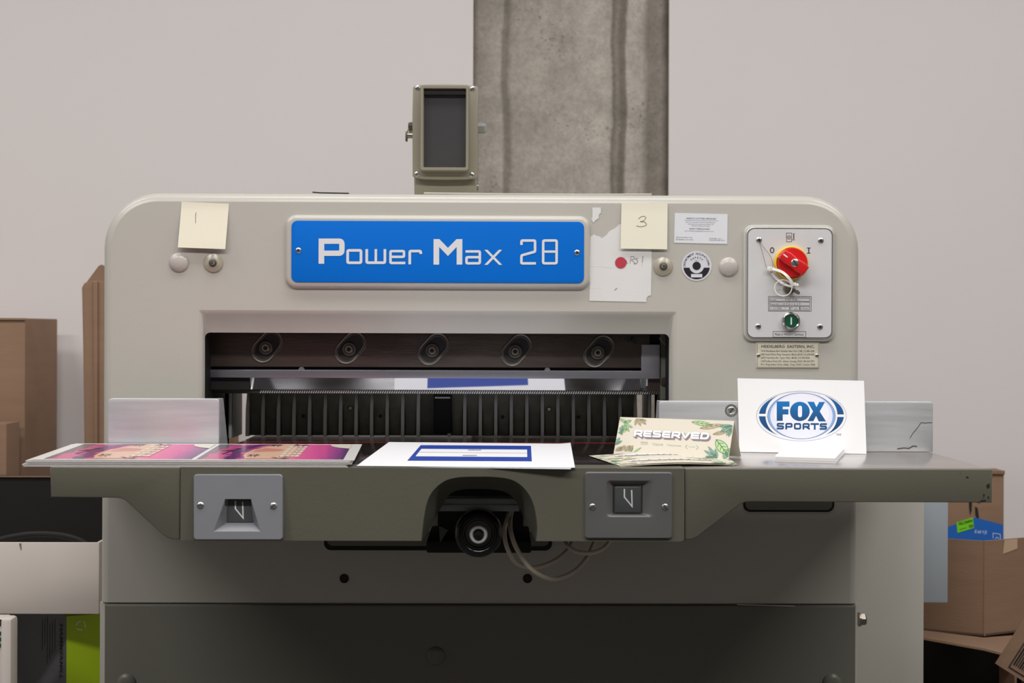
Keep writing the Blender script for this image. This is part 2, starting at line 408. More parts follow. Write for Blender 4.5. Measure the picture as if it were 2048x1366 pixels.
# arch casing
r = 18.0
def arch(j):
    a = PI/2*j/4; o = r*math.sin(a); y = FY+R2(r)*(1-math.cos(a))
    return o, y
outer = [(222, 965)]+[(222+92-92*math.cos(math.radians(90*k/10)), 406+92-92*math.sin(math.radians(90*k/10))) for k in range(11)] \
    + [(1702-92+92*math.sin(math.radians(90*k/10)), 406+92-92*math.cos(math.radians(90*k/10))) for k in range(11)]+[(1702, 965)]
def outset_outer(o):
    out = [(222-o, 965)]
    R = 92+o
    out += [(314-R*math.cos(math.radians(90*k/10)), 498-R*math.sin(math.radians(90*k/10))) for k in range(11)]
    out += [(1610+R*math.sin(math.radians(90*k/10)), 498-R*math.cos(math.radians(90*k/10))) for k in range(11)]
    return out+[(1702+o, 965)]
def opening(x0, x1, yt, rad):
    A = [(x1-rad+rad*math.cos(math.radians(90*k/5)), yt+rad-rad*math.sin(math.radians(90*k/5))) for k in range(6)]
    B = [(x0+rad-rad*math.sin(math.radians(90*k/5)), yt+rad-rad*math.cos(math.radians(90*k/5))) for k in range(6)]
    return [(x1, 965)]+A+B+[(x0, 965)]
f0 = VF(FY)
def wl(pts, Y): return [Vector((f0.pt(a, b).x, Y, f0.pt(a, b).z)) for a, b in pts]
def wlp(pts, Y): fr = VF(Y); return [fr.pt(a, b) for a, b in pts]
inn = [(opening(397, 1353, 622, 4), FY), (opening(402, 1348, 628, 4), FY+0.0015), (opening(405, 1345, 632, 4), FY+0.005)]
inY = FY+0.016
inner_last = wlp(opening(410, 1338, 667, 10), inY)
L = []
# front face ring then fillets (outer goes outward, opening goes inward)
mb = MB()
front = wl(outer, FY)+wl(inn[0][0], FY)
mb.add(front, [list(range(len(front)))], 'body_paint')
Lo = []
for j in range(5):
    o, y = arch(j); Lo.append(wl(outset_outer(o), y))
Lo.append([Vector((p.x, 2.50, p.z)) for p in Lo[-1]])
mb.loops(Lo, 'body_paint', closed=False)
Li = [wl(inn[0][0], FY), wl(inn[1][0], inn[1][1]), wl(inn[2][0], inn[2][1]), inner_last, [Vector((p.x, 2.46, p.z)) for p in inner_last]]
mb.loops(Li[:4], 'body_paint', closed=False)
mb.loops(Li[3:], 'black_matte', closed=False)
bk = [Vector((p.x, 2.50, p.z)) for p in Lo[-1]]+[Vector((p.x, 2.50, p.z)) for p in Li[-1]]
mb.add(bk, [list(range(len(bk)))], 'black_matte')
# raised pad under the sign
mb.prism(VF(FY, 875, 505), rr(571, 431, 1180, 578, 22), 0.0, 0.0085, 'body_paint', r=0.0085, rp=9, seg=5)
ARCH = mb.build('arch_casing', CUT, sharp=40)
# paint seam line on the top
for (cx, cy) in ((358, 525), (1457, 534)):
    MB().lathe(VF(FY, cx, cy).pt(cx, cy), (0, -1, 0), [(0.0156, 0), (0.0156, 0.0012), (0.014, 0.0035), (0.0095, 0.0055), (0.005, 0.0063), (0.0001, 0.0066)], 'cap_plastic', 40).build('cover_cap', ARCH)
for (cx, cy) in ((427, 526), (1326, 533)):
    c = VF(FY, cx, cy).pt(cx, cy); mb = MB()
    mb.lathe(c, (0, -1, 0), [(0.0156, 0), (0.0156, 0.001), (0.0145, 0.0028), (0.010, 0.0042), (0.0095, 0.0044), (0.008, 0.0052), (0.006, 0.0052)], 'ring_cap', 40)
    mb.lathe(c+Vector((0, -0.0052, 0)), (0, -1, 0), [(0.0063, 0), (0.0063, 0.0012), (0.0048, 0.0015), (0.0048, 0.0006)], 'nickel', 24)
    mb.lathe(c+Vector((0, -0.0052, 0)), (0, -1, 0), [(0.0036, 0), (0.0036, 0.004), (0.0026, 0.0055), (0.0001, 0.006)], 'chrome', 20)
    mb.build('pilot_lamp', ARCH)
# scratches of old label and tape residue on the casing top edge
mb = MB(); mb.tube([W(848, 386.5, 2.31), W(1000, 388.5, 2.31), W(1180, 389.5, 2.31), W(1303, 389, 2.31), W(1302, 386, 2.31)], 0.0016, 'body_paint', 6); mb.build('edge_lip', CUT)
mb = MB(); mb.tube([W(625, 384.4, 2.33), W(640, 385.6, 2.33), W(698, 386.8, 2.33)], 0.0011, 'slot_dark', 6); mb.build('gap_strip', CUT)

# name plate
SF = VF(FY-0.0085, 875, 505)
mb = MB(); mb.prism(SF, rr(583, 442.5, 1168, 565.5, 12), 0.0, 0.0016, 'blue_sign', r=0.0006, rp=0.8)
class ZF:                                         # frame in zoomed picture coordinates
    def __init__(s, fr, ox, oy, k): s.fr, s.ox, s.oy, s.k = fr, ox, oy, k; s.n = fr.n
    def pt(s, a, b, h=0.0): return s.fr.pt(s.ox+a/s.k, s.oy+b/s.k, h)
class ZR(ZF):                                     # the same, rotated back by the camera's lean
    def pt(s, a, b, h=0.0):
        x = s.ox+a/s.k; y = s.oy+b/s.k; return s.fr.pt(x, y-(x-875)*0.0058, h)
Z = ZR(SF, 560, 420, 3.2); hh = 0.0019
def ST(pts, w, closed=False, r=0.0): mb.stroke(Z, pts, w, 'sign_letter', hh, closed=closed, r=r)
ST([(266, 182), (266, 343)], 36); ST([(248, 199), (397, 199), (397, 276), (262, 276)], 34, r=19)
ST([(434, 258), (519, 258), (519, 337), (434, 337)], 17, True, 9)
ST([(556, 250), (556, 337), (672, 337), (672, 250)], 17, r=9); ST([(614, 250), (614, 337)], 16)
ST([(803, 339), (708, 339), (708, 263), (794, 263), (794, 300), (708, 300)], 16, r=8)
ST([(831, 348), (831, 263), (901, 263), (901, 282)], 17, r=9)
mb.ngon(Z, [(983, 350), (983, 187), (1020, 187), (1075, 243), (1130, 187), (1167, 187), (1167, 350), (1131, 350), (1131, 237), (1075, 295), (1019, 237), (1019, 350)], 'sign_letter', hh)
ST([(1187, 266), (1279, 266), (1279, 342), (1194, 342), (1194, 303), (1279, 303)], 16, r=8)
mb.ngon(Z, [(1308, 256), (1328, 256), (1422, 352), (1402, 352)], 'sign_letter', hh); mb.ngon(Z, [(1400, 256), (1421, 256), (1329, 352), (1308, 352)], 'sign_letter', hh+0.0001)
ST([(1545, 225), (1545, 197), (1632, 197), (1632, 268), (1545, 292), (1545, 343), (1638, 343)], 16, r=8)
ST([(1684, 197), (1770, 197), (1770, 343), (1684, 343)], 16, True, 10); ST([(1684, 268), (1770, 268)], 15)
NP = mb.build('name_plate', CUT, sharp=50)
screw(NP, SF, 597, 502, 0.0044, h0=0.0016); screw(NP, SF, 1154, 504, 0.0044, h0=0.0016, ang=50)

# control panel
CF = VF(FY, 1578, 566)
mb = MB(); mb.prism(CF, rr(1486, 450.5, 1668.5, 683, 18), 0.0, 0.0055, 'body_paint', r=0.0035, rp=3)
mb.prism(CF, rr(1490, 455, 1665, 678, 16), 0.0055, 0.0075, 'panel_rim', r=0.001, rp=1.4)
mb.prism(CF, rr(1494, 459, 1661, 674.5, 13), 0.0075, 0.0078, 'panel_alu')
ZP = ZF(CF, 1500, 580, 8.5375); hp = 0.0080
mb.stroke(CF, rr(1493.5, 457.5, 1661.5, 675.5, 13), 0.9, 'black_ink', hp, closed=True)
def rect(fr, x0, y0, x1, y1, w, m='black_ink', h=hp): mb.stroke(fr, [(x0, y0), (x1, y0), (x1, y1), (x0, y1)], w, m, h, closed=True)
rect(ZP, 299, 114, 1026, 362, 7); rect(ZP, 320, 138, 1002, 194, 6); rect(ZP, 320, 208, 1002, 266, 6)
for x in (320, 498, 672, 840): rect(ZP, x, 284, x+158, 343, 6)
rect(ZP, 380, 708, 938, 806, 6)
mb.text(ZP, 'Model', 333, 182, 22, 'black_ink', w=95, h=hp, align='L'); mb.text(ZP, 'P M  2 8', 590, 182, 30, 'nickel', w=190, h=hp, align='L')
mb.text(ZP, 'Masch. Nr.', 333, 254, 22, 'black_ink', w=145, h=hp, align='L'); mb.text(ZP, '5 7 6 1 2 3 9', 555, 254, 30, 'nickel', w=290, h=hp, align='L')
mb.text(ZP, 'V', 338, 328, 22, 'black_ink', h=hp, align='L'); mb.text(ZP, '2 2 0', 378, 328, 28, 'nickel', w=85, h=hp, align='L')
mb.text(ZP, 'A', 514, 328, 22, 'black_ink', h=hp, align='L'); mb.text(ZP, '7', 575, 328, 28, 'nickel', h=hp, align='L')
mb.text(ZP, 'Hz', 686, 312, 18, 'black_ink', h=hp, align='L'); mb.text(ZP, '6 0', 740, 332, 26, 'nickel', h=hp, align='L')
mb.text(ZP, '3 Phase', 921, 326, 22, 'black_ink', w=112, h=hp)
mb.text(ZP, 'Made in Western Germany', 658, 776, 40, 'black_ink', w=492, h=hp)
ZQ = ZF(CF, 1500, 440, 8.5375)
mb.stroke(ZQ, circ(359, 521, 30, 28, 42), 15, 'black_ink', hp, closed=True)
mb.stroke(ZQ, [(983, 478), (983, 572)], 17, 'black_ink', hp); mb.stroke(ZQ, [(950, 481), (1014, 481)], 12, 'black_ink', hp); mb.stroke(ZQ, [(950, 571), (1014, 571)], 12, 'black_ink', hp)
rect(ZQ, 602, 228, 690, 376, 7); mb.stroke(ZQ, circ(645, 302, 32, 24), 6, 'black_ink', hp, closed=True)
mb.stroke(ZQ, [(645, 278), (645, 326)], 6, 'black_ink', hp); mb.stroke(ZQ, [(622, 302), (668, 302)], 5, 'black_ink', hp)
mb.stroke(ZQ, [(726, 240), (726, 330)], 14, 'black_ink', hp); mb.stroke(ZQ, [(692, 342), (746, 342)], 8, 'black_ink', hp); mb.stroke(ZQ, [(710, 240), (742, 240)], 8, 'black_ink', hp)
PAN = mb.build('control_panel', CUT, sharp=50)
for (x, y, a) in ((1516, 481, 20), (1639, 481.5, 50), (1515, 653, 10), (1638, 653.5, 40)): screw(PAN, CF, x, y, 0.0046, h0=0.0078, ang=a)
c = CF.pt(1579.0, 527.0, 0.0078)
tag(MB().lathe(c, (0, -1, 0), [(0.0268, 0), (0.0268, 0.008), (0.0255, 0.010), (0.0245, 0.010), (0.0245, 0.006)], 'yellow', 48).build('switch_collar', PAN), 'yellow collar')
mb = MB(); mb.lathe(c, (0, -1, 0), [(0.0236, 0.004), (0.0236, 0.017), (0.0222, 0.0185), (0.0001, 0.0188)], 'red', 48)
ang = math.radians(-36); u = Vector((math.cos(ang), 0, math.sin(ang))); w = Vector((-math.sin(ang), 0, math.cos(ang)))
LFk = LF(c, u, w)
g = [(-0.0243, -0.0075), (-0.0243, 0.0075), (-0.012, 0.0098), (0.0, 0.0085), (0.012, 0.0098), (0.0238, 0.0078), (0.0238, -0.0078), (0.012, -0.0098), (0.0, -0.0085), (-0.012, -0.0098)]
LFk.n = Vector((0, -1, 0))
mb.prism(LFk, g, 0.010, 0.029, 'red', r=0.003, rp=0.0022, seg=4)
mb.stroke(LFk, [(-0.0215, 0.0002), (-0.0135, 0.0002)], 0.0022, 'white_mark', 0.0292)
tag(mb.build('rotary_switch', PAN), 'red switch knob with a white pointer')
screw(PAN, LFk, 0.001, 0.0, 0.0062, 'switch_screw', 'slot', -60, 0.029, tall=0.25)
c = CF.pt(1576, 578, 0.0078)
mb = MB(); mb.lathe(c, (0, -1, 0), [(0.0092, 0), (0.0092, 0.003), (0.0078, 0.005), (0.0066, 0.005), (0.006, 0.003), (0.0001, 0.003)], 'nickel', 30)
mb.build('key_lock', PAN)
c = CF.pt(1578.8, 642.2, 0.0078)
tag(MB().lathe(c, (0, -1, 0), [(0.0146, 0), (0.0148, 0.004), (0.0142, 0.008), (0.0125, 0.0095), (0.0108, 0.0085), (0.0108, 0.004)], 'chrome', 40).build('button_ring', PAN), 'chrome ring')
mb = MB(); mb.lathe(c, (0, -1, 0), [(0.0107, 0.001), (0.0107, 0.0062), (0.0098, 0.007), (0.0001, 0.0072)], 'green_button', 36)
LFb = LF(c, (1, 0, 0), (0, 0, 1)); mb.stroke(LFb, [(0, -0.0058), (0, 0.0058)], 0.0022, 'white_mark', 0.0075)
tag(mb.build('start_button', PAN), 'green start button with a white bar')

# address plate
AF = VF(FY, 1574, 711); mb = MB()
mb.prism(AF, rr(1512, 685, 1638, 736.5, 2), 0.0, 0.0016, 'brass_plate', r=0.0005, rp=0.6)
rect(AF, 1514, 686.8, 1636.4, 734.6, 0.55, h=0.0018)
ZA = ZF(AF, 1500, 580, 8.5375); ha = 0.0018
mb.text(ZA, 'HEIDELBERG  EASTERN, INC.', 645, 986, 46, 'black_ink', w=910, h=ha, bold=0.012)
for i, (t, w) in enumerate((('73-45 Woodhaven Blvd. Glendale, New York 11385, 212-896-5500', 912), ('5400 North Milton Pkwy. Rosemont, Illinois 60018, 312-678-9420', 915),
                            ('26975 Northline Rd. Taylor, Mich. 48180, 313-942-9030', 835), ('2100 Faulkner Road, N.E., Atlanta, Georgia 30324, 404-634-5971', 912), ('9111 King Arthur Drive, Dallas, Texas 75247, 214-631-7060', 925))):
    mb.text(ZA, t, 182, 1059+57.3*i, 33, 'black_ink', w=w, h=ha, align='L')
AP = mb.build('address_plate', CUT)
screw(AP, AF, 1516.5, 711, 0.0030, h0=0.0016, kind='slot'); screw(AP, AF, 1633.5, 711, 0.0030, h0=0.0016, kind='slot')

# knife carrier with slots
KY = FY+0.062
mb = MB(); K = VF(KY)
mb.box((K.pt(404, 0).x, KY, K.pt(0, 735).z), (K.pt(1300, 0).x, KY+0.05, K.pt(0, 640).z), 'dark_steel', r=0.001)
mb.box((K.pt(400, 0).x, KY+0.014, K.pt(0, 775).z), (K.pt(1350, 0).x, KY+0.06, K.pt(0, 650).z), 'black_matte')
KC = mb.build('knife_carrier', CUT)
for (cx, cy) in ((533.5, 694), (700, 696.5), (866, 699), (1032, 701), (1197, 703.5)):
    o = W(cx, cy, KY)
    th = math.radians(48); ux = Vector((math.cos(th), 0, math.sin(th))); uy = Vector((-math.sin(th), 0, math.cos(th)))
    f = LF(o+ux*0.001, ux, uy); f.n = Vector((0, -1, 0))
    def cap(L_, R_): return [(L_+R_*math.cos(math.radians(a)), R_*math.sin(math.radians(a))) for a in range(-90, 91, 12)]+[(-L_+R_*math.cos(math.radians(a)), R_*math.sin(math.radians(a))) for a in range(90, 271, 12)]
    mb = MB()
    Ls = [[f.pt(a, b, h) for a, b in cap(L_, R_)] for L_, R_, h in ((0.0105, 0.0195, 0.0), (0.0105, 0.0190, 0.0016), (0.0105, 0.0182, 0.0018), (0.0105, 0.0168, 0.0006), (0.0095, 0.0160, 0.0005), (0.0095, 0.0150, 0.0016), (0.0095, 0.0138, 0.0004))]
    mb.loops(Ls, 'rim_steel'); mb.ngon(f, cap(0.0095, 0.0138), 'slot_dark', 0.0004)
    mb.build('slot_rim', KC, sharp=60)
    b = o-ux*0.002
    mb = MB(); mb.lathe(b, (0, -1, 0), [(0.0112, 0), (0.0112, 0.0030), (0.0104, 0.0038), (0.0082, 0.0038), (0.0080, 0.0022), (0.0068, 0.0022)], 'rim_steel', 36)
    mb.lathe(b, (0, -1, 0), [(0.0066, 0.002), (0.0066, 0.0065), (0.0058, 0.0074), (0.0038, 0.0074), (0.0036, 0.004), (0.0001, 0.004)], 'nickel', 36)
    mb.lathe(b, (0, -1, 0), [(0.0034, 0.0045), (0.0001, 0.0046)], 'slot_dark', 6)
    mb.build('clamp_bolt', KC, sharp=30)
# oily grime above the right end
for P_ in ([(1247, 676), (1256, 672), (1266, 674), (1262, 684), (1254, 682)], [(1262, 672), (1271, 673), (1275, 684), (1268, 689), (1263, 682)], [(1236, 673), (1242, 671), (1240, 677)]):
    MB().ngon(PP((0, KY, 0), (0, -1, 0)), P_, 'slot_dark', 0.0004).build('grease_stain', KC)
# guard strip (L shaped)
GY = KY-0.002; G = VF(GY)
mb = MB()
zt, zb = G.pt(0, 741).z, G.pt(0, 756.5).z
mb.prism(G, [(404, 741), (1283, 741), (1283, 688), (1320, 688), (1320, 757), (404, 757)], -0.010, 0.0, 'bright_bar', r=0.0006, rp=0.8)
for x in (603, 1095): mb.prism(G, circ(x, 741, 6, 16), -0.006, -0.0004, 'bright_bar')
mb.build('guard_strip', CUT)
# knife bevel: leans back under the strip and mirrors the table
mb = MB(); kt = VF(GY+0.006); kb = 0.022
p0, p1 = kt.pt(500, 756.5), kt.pt(1296, 756.5)
hb = p0.z-Lz(780, GY+0.016)
dy = hb*math.tan(math.radians(22))
q0, q1 = Vector((p0.x, p0.y+dy, p0.z-hb)), Vector((p1.x, p1.y+dy, p1.z-hb))
d = Vector((0, 0.012, 0.004))
mb.loops([[p0, p1, q1, q0], [p0+d*1.8, p1+d*1.8, q1+d*0.3, q0+d*0.3]], 'knife_mirror', True, True); mb.build('knife', CUT)
mb = MB(); mb.box((kt.pt(404, 0).x, GY+0.008, kt.pt(0, 781).z), (kt.pt(499.5, 0).x, GY+0.02, kt.pt(0, 752).z), 'black_matte'); mb.build('knife_end', CUT)
mb = MB(); mb.box((kt.pt(1296.5, 0).x, GY+0.008, kt.pt(0, 781).z), (kt.pt(1322, 0).x, GY+0.02, kt.pt(0, 752).z), 'dark_steel'); mb.build('knife_end', CUT)
# clamp foot with knurled edge
CY = q0.y+0.004; C = VF(CY)
mb = MB(); mb.box((C.pt(404, 0).x, CY, C.pt(0, 788.5).z), (C.pt(1345, 0).x, CY+0.035, C.pt(0, 776).z), 'clamp_iron', r=0.0008)
x = 520.0
while x < 1318:
    mb.prism(C, [(x, 787.5), (x+2.1, 787.5), (x+5.1, 781), (x+3.0, 781)], -0.0003, 0.0006, 'guide_steel'); x += 4.6
mb.box((C.pt(404, 0).x, CY+0.036, C.pt(0, 786).z), (C.pt(1345, 0).x, CY+0.10, C.pt(0, 700).z), 'black_matte')
mb.build('clamp_bar', CUT)
# cheek fitting at the right of the opening
mb = MB(); B = VF(KY+0.002, 1330, 720)
mb.prism(B, rr(1321, 668, 1345, 800, 2), -0.02, 0.0, 'gauge_iron', r=0.001, rp=1)
mb.lathe(B.pt(1328.5, 763), (0, -1, 0), [(0.0072, 0), (0.0072, 0.003), (0.006, 0.004), (0.0001, 0.0042)], 'dark_steel', 24)
mb.stroke(B, [(1318, 676), (1336, 696)], 2.2, 'nickel', 0.0006); mb.build('cheek_plate', CUT)

# back gauge comb
BY = 2.462; Bk = VF(BY)
mb = MB()
x0, x1 = 494.5, 1272.0; n = 25; stp = (x1-x0)/n
zb_, zt_ = ZT+0.0008, Bk.pt(0, 770).z
mb.box((Bk.pt(x0, 0).x, BY+0.028, zb_), (Bk.pt(x1, 0).x, BY+0.05, zt_), 'gauge_iron')
for i in range(n+1):
    a = x0+stp*i
    xa, xb = Bk.pt(a-3.3, 0).x, Bk.pt(a+3.3, 0).x
    if i not in (12,): 
        # fin: flat front, set further forward at its foot
        zs = [zb_, zb_+0.045, zt_]
        L = [[Vector((xa, BY+f, z)), Vector((xb, BY+f, z)), Vector((xb, BY+0.03, z)), Vector((xa, BY+0.03, z))] for z, f in zip(zs, (0.0, 0.003, 0.022))]
        mb.loops(L, 'gauge_fin', True, True)
    if i < n:
        xa, xb = Bk.pt(a+4.2, 0).x, Bk.pt(a+stp-4.2, 0).x
        if i in (11, 12):
            if i == 12: continue
            xa, xb = Bk.pt(868, 0).x, Bk.pt(903, 0).x
            mb.box((xa, BY-0.004, zb_+0.006), (xb, BY+0.03, zt_), 'black_matte', r=0.002); mb.box((xa+0.002, BY-0.006, Bk.pt(0, 797).z), (xb-0.002, BY, Bk.pt(0, 794).z), 'gauge_fin'); continue
        L = [[Vector((xa+m_, BY+f, z)), Vector(((xa+xb)/2, BY+f-0.002, z)), Vector((xb-m_, BY+f, z)), Vector((xb-m_, BY+0.03, z)), Vector((xa+m_, BY+0.03, z))] for z, f, m_ in ((zb_+0.001, 0.012, 0.0012), (zb_+0.04, 0.010, 0.0006), (zt_, 0.004, -0.0020))]
        mb.loops(L, 'gauge_iron', True, True)
BG = mb.build('back_gauge', CUT)
for (x, y, rr_) in ((701, 816, 0.0042), (1098, 818, 0.0042)):
    MB().lathe(VF(BY+0.007, x, y).pt(x, y), (0, -1, 0), [(rr_, 0), (rr_, 0.004), (rr_*0.7, 0.005), (0.0001, 0.005)], 'nickel', 6).build('gauge_bolt', BG)
for (x, y) in ((607, 832), (761, 832), (1005, 834), (1157, 834)):
    MB().lathe(VF(BY+0.007, x, y).pt(x, y), (0, -1, 0), [(0.003, 0), (0.003, 0.0022), (0.0001, 0.0022)], 'slot_dark', 16).build('gauge_hole', BG)
# side lays beside the comb
for sx, (a, b) in ((-1, (457.5, 463.5)), (1, (1297, 1303))):
    xs = sorted((Lx(a, 2.42), Lx(b, 2.42)))
    mb = MB(); mb.box((xs[0], 2.42, ZT+0.0006), (xs[1], 2.52, Lz(784, 2.42)), 'guide_steel', r=0.0006)
    i_ = xs[1] if sx < 0 else xs[0]
    mb.box((min(i_, i_-sx*0.001), 2.424, ZT+0.0006), (max(i_, i_-sx*0.001), 2.515, Lz(784, 2.42)), 'gauge_iron'); mb.build('side_lay', CUT)

# front side guides
GYs = 2.186
def guide(x0, x1, yt, inner_px, side):
    fr = VF(GYs, (x0+x1)/2, 850); mb = MB()
    zt = fr.pt(0, yt).z; xa, xb = fr.pt(x0, 0).x, fr.pt(x1, 0).x; zb = ZT+0.0006
    rad = 0.006
    pts = [(xa, zb), (xb, zb)]+[(xb-rad+rad*math.cos(math.radians(a)), zt-rad+rad*math.sin(math.radians(a))) for a in range(0, 91, 15)]+[(xa+rad+rad*math.cos(math.radians(a)), zt-rad+rad*math.sin(math.radians(a))) for a in range(90, 181, 15)]
    lf = LF((0, GYs, 0), (1, 0, 0), (0, 0, 1)); mb.prism(lf, pts, -0.010, 0.0, 'guide_steel', r=0.001, rp=0.001)
    xi = xb-0.0005 if side < 0 else xa+0.0005; t = 0.009*side
    L = [[Vector((xi+k, GYs+0.001, zb)), Vector((xi+k, GYs+0.075, zb)), Vector((xi+k, GYs+0.036, zt-0.001)), Vector((xi+k, GYs+0.001, zt-0.001))] for k in (0, t)]
    mb.loops(L, 'guide_steel', True, True)
    return mb.build('side_guide', CUT)
g1 = guide(216, 438, 797, 438, -1); g2 = guide(1318, 1866, 802.5, 1318, 1)
mb = MB(); c = W(1462.5, 821, GYs); mb.lathe(c, (0, -1, 0), [(0.0098, 0), (0.0098, 0.0004), (0.007, 0.0005)], 'screw_metal', 30, cap=False)
screw(g2, VF(GYs, 1462.5, 821), 1462.5, 821, 0.0058, 'guide_screw', 'slot', 55, 0.0, tall=0.2)
mb.build('screw_boss', g2)
f_ = PP((0, GYs, 0), (0, -1, 0))
MB().stroke(f_, [(1864, 845), (1850, 846), (1842, 845), (1834, 857), (1826, 866), (1820, 876)], 1.3, 'nickel', 0.0003).build('scratch', g2)
MB().stroke(f_, [(1794, 898), (1808, 896), (1818, 897), (1826, 892), (1834, 893)], 2.4, 'nickel', 0.0003).build('scratch', g2)

# tables
TFY = 1.909
def tabletop(name, x0, x1, y0, y1, th=0.012, m='table_steel'):
    mb = MB(); mb.box((x0, y0, ZT-th), (x1, y1, ZT), m, r=0.0008); return mb.build(name, CUT)
xl, x360, x1370, xr = Lx(100, TFY, 960), Lx(361, TFY, 1000), Lx(1369, TFY, 1000), Lx(1985, TFY, 960)
tabletop('work_table', x360, x1370, TFY, 2.70, m='bed_steel')
tabletop('side_table_top', xl, x360-0.0006, TFY, 2.27)
tabletop('side_table_top', x1370+0.0006, xr, TFY, 2.255)
mb = MB(); ys = T(900, 885).y; mb.box((Lx(440, ys, 885), ys-0.0012, ZT), (Lx(1300, ys, 885), ys+0.0012, ZT+0.0004), 'red_stick'); tag(mb.build('cutting_stick', CUT), 'thin red cutting stick line')
# aprons
AFR = VF(TFY, 1000, 960)
def apr(py): return py
def apron(pts, Y, depth, name):
    fr = VF(Y, 1000, 960); mb = MB(); mb.prism(fr, pts, -depth, 0.0, 'apron_paint', r=0.0015, rp=2.2, seg=3); return mb.build(name, CUT)
# left wing, centre with arch cut-out, right wing
yt = 936.2
pl = [(100, yt), (360, yt), (360, 1080.5)]+[(345, 1079.5), (335, 1077), (326, 1071)]+[(257, 1008), (250, 1002), (240, 998.3), (228, 997.5)]+[(101.5, 996.5)]
wing_l = apron(pl, TFY-0.0005, 0.012, 'table_apron')
pr = [(1370, yt), (1985, yt), (1984, 1003)]+[(1500, 1002.5), (1490, 1003.5), (1480, 1008)]+[(1404, 1066), (1394, 1074), (1384, 1078), (1370, 1078.5)]
wing_r = apron(pr, TFY-0.0005, 0.012, 'table_apron')
fC = VF(TFY-0.0035, 1000, 960)
arch_pts = [tuple(p) for p in bez([(1073, 1082), (1075, 1060), (1073, 1035), (1066, 1005), (1050, 978), (1025, 960), (990, 954), (950, 953.5), (915, 955), (888, 963), (866, 982), (854, 1005), (848, 1035), (845, 1060), (843, 1082)], 4)]
cp = [(361, yt), (1369, yt), (1369, 1078), (1364, 1082)]+arch_pts+[(361, 1082)]
mb = MB()
for P_ in ([(361, yt), (396, yt), (396, 1082), (361, 1082)], [(396, yt), (556, yt), (556, 958), (396, 958)], [(396, 1070), (556, 1070), (556, 1082), (396, 1082)],
           [(556, yt), (1180, yt), (1180, 1082)]+arch_pts+[(556, 1082)], [(1180, yt), (1335, yt), (1335, 954), (1180, 954)], [(1180, 1068), (1335, 1068), (1335, 1082), (1180, 1082)],
           [(1335, yt), (1369, yt), (1369, 1078), (1364, 1082), (1335, 1082)]): mb.ngon(fC, P_, 'apron_paint', 0.0)
back = [tuple(p) for p in bez([(1071, 1082), (1062, 1062), (1050, 1040), (1040, 1018), (1028, 997), (1010, 984), (985, 979), (952, 978), (925, 979), (905, 985), (892, 998), (881, 1018), (869, 1040), (857, 1062), (846, 1082)], 4)]
ptsC = [fC.pt(a, b) for a, b in arch_pts]; soft = [fC.pt(a+(1 if a < 960 else -1), b+1.2, -0.004) for a, b in arch_pts]
fB = VF(TFY+0.055, 1000, 960); bkC = [fB.pt(a, b) for a, b in back]
mb.loops([ptsC, soft, bkC], 'apron_paint', closed=False)
o_ = [(361, 1082), (361, yt), (1369, yt), (1369, 1082)]
for i in range(3):
    a, b = o_[i], o_[i+1]; mb.add([fC.pt(*a), fC.pt(*b), fC.pt(*b, -0.05), fC.pt(*a, -0.05)], [[0, 1, 2, 3]], 'apron_paint')
for (a, b) in ((361, 843), (1073, 1364)): mb.add([fC.pt(a, 1082), fC.pt(b, 1082), fC.pt(b, 1082, -0.05), fC.pt(a, 1082, -0.05)], [[0, 1, 2, 3]], 'apron_paint')
mb.build('centre_apron', CUT, sharp=50)

mb = MB(); fA = VF(TFY-0.0005, 1000, 960)
for P_ in ([(1931, 952), (1935, 950), (1938, 953), (1934, 955)], [(1972, 968), (1979, 964), (1980, 972), (1975, 976)], [(1966, 985), (1970, 987), (1967, 996)], [(1961, 998), (1972, 997), (1971, 1001), (1961, 1002)], [(1974, 992), (1978, 989), (1978, 998)], [(1919, 945), (1921, 944), (1921, 946)]):
    MB().ngon(fA, P_, 'slot_dark', 0.0002).build('paint_chip', wing_r)
# two-hand switch plates
def vmark(mb, fr, ox, oy, k, h, m='white_mark'):
    mb.stroke(fr, [(ox+0*k, oy), (ox+0*k, oy+16.0*k), (ox+15.5*k, oy+35*k), (ox+14.5*k, oy+2)], 2.6*k, m, h)
# left: tilted up, shaped so to catch the ceiling light
pL = TFY-0.0035
top = W(475, 948, pL-0.003); bot = W(475, 1080, pL-0.013)
nL = Vector((0, -(top.z-bot.z), (top.y-bot.y))).normalized()
nL = Vector((0, -(top.z-bot.z), (top.y-bot.y)))
FLp = PP(top, nL)
def plate_with_hole(fr, outer_, hole, m, mb, thick=0.006):
    # outer_ and hole: 4-corner rounded rects with equal counts
    n = len(outer_); vs = [fr.pt(a, b, 0) for a, b in outer_]+[fr.pt(a, b, 0) for a, b in hole]
    mb.add(vs, [[i, (i+1) % n, n+(i+1) % n, n+i] for i in range(n)], m)
mb = MB()
n_seg = 5
O = rr(387, 948.5, 565, 1080, 7, n_seg); hl = rr(450, 998.5, 503, 1046, 1.5, n_seg)
O2 = inset(O, 1.6)
mb.loops([[FLp.pt(a, b, -0.010) for a, b in O], [FLp.pt(a, b, -0.001) for a, b in O], [FLp.pt(a, b, 0) for a, b in O2]], 'switch_plate_light')
# recess mouth: narrow at top, wide at the bottom; floor ramp
mouth = [(450, 998), (502, 998), (521, 1063), (519, 1065), (429, 1065), (427, 1063)]
mb.ngon(FLp, O2[0:1]+O2[1:n_seg+1]+[O2[n_seg+1]]+[mouth[3], mouth[2], mouth[1]], 'switch_plate_light') if False else None
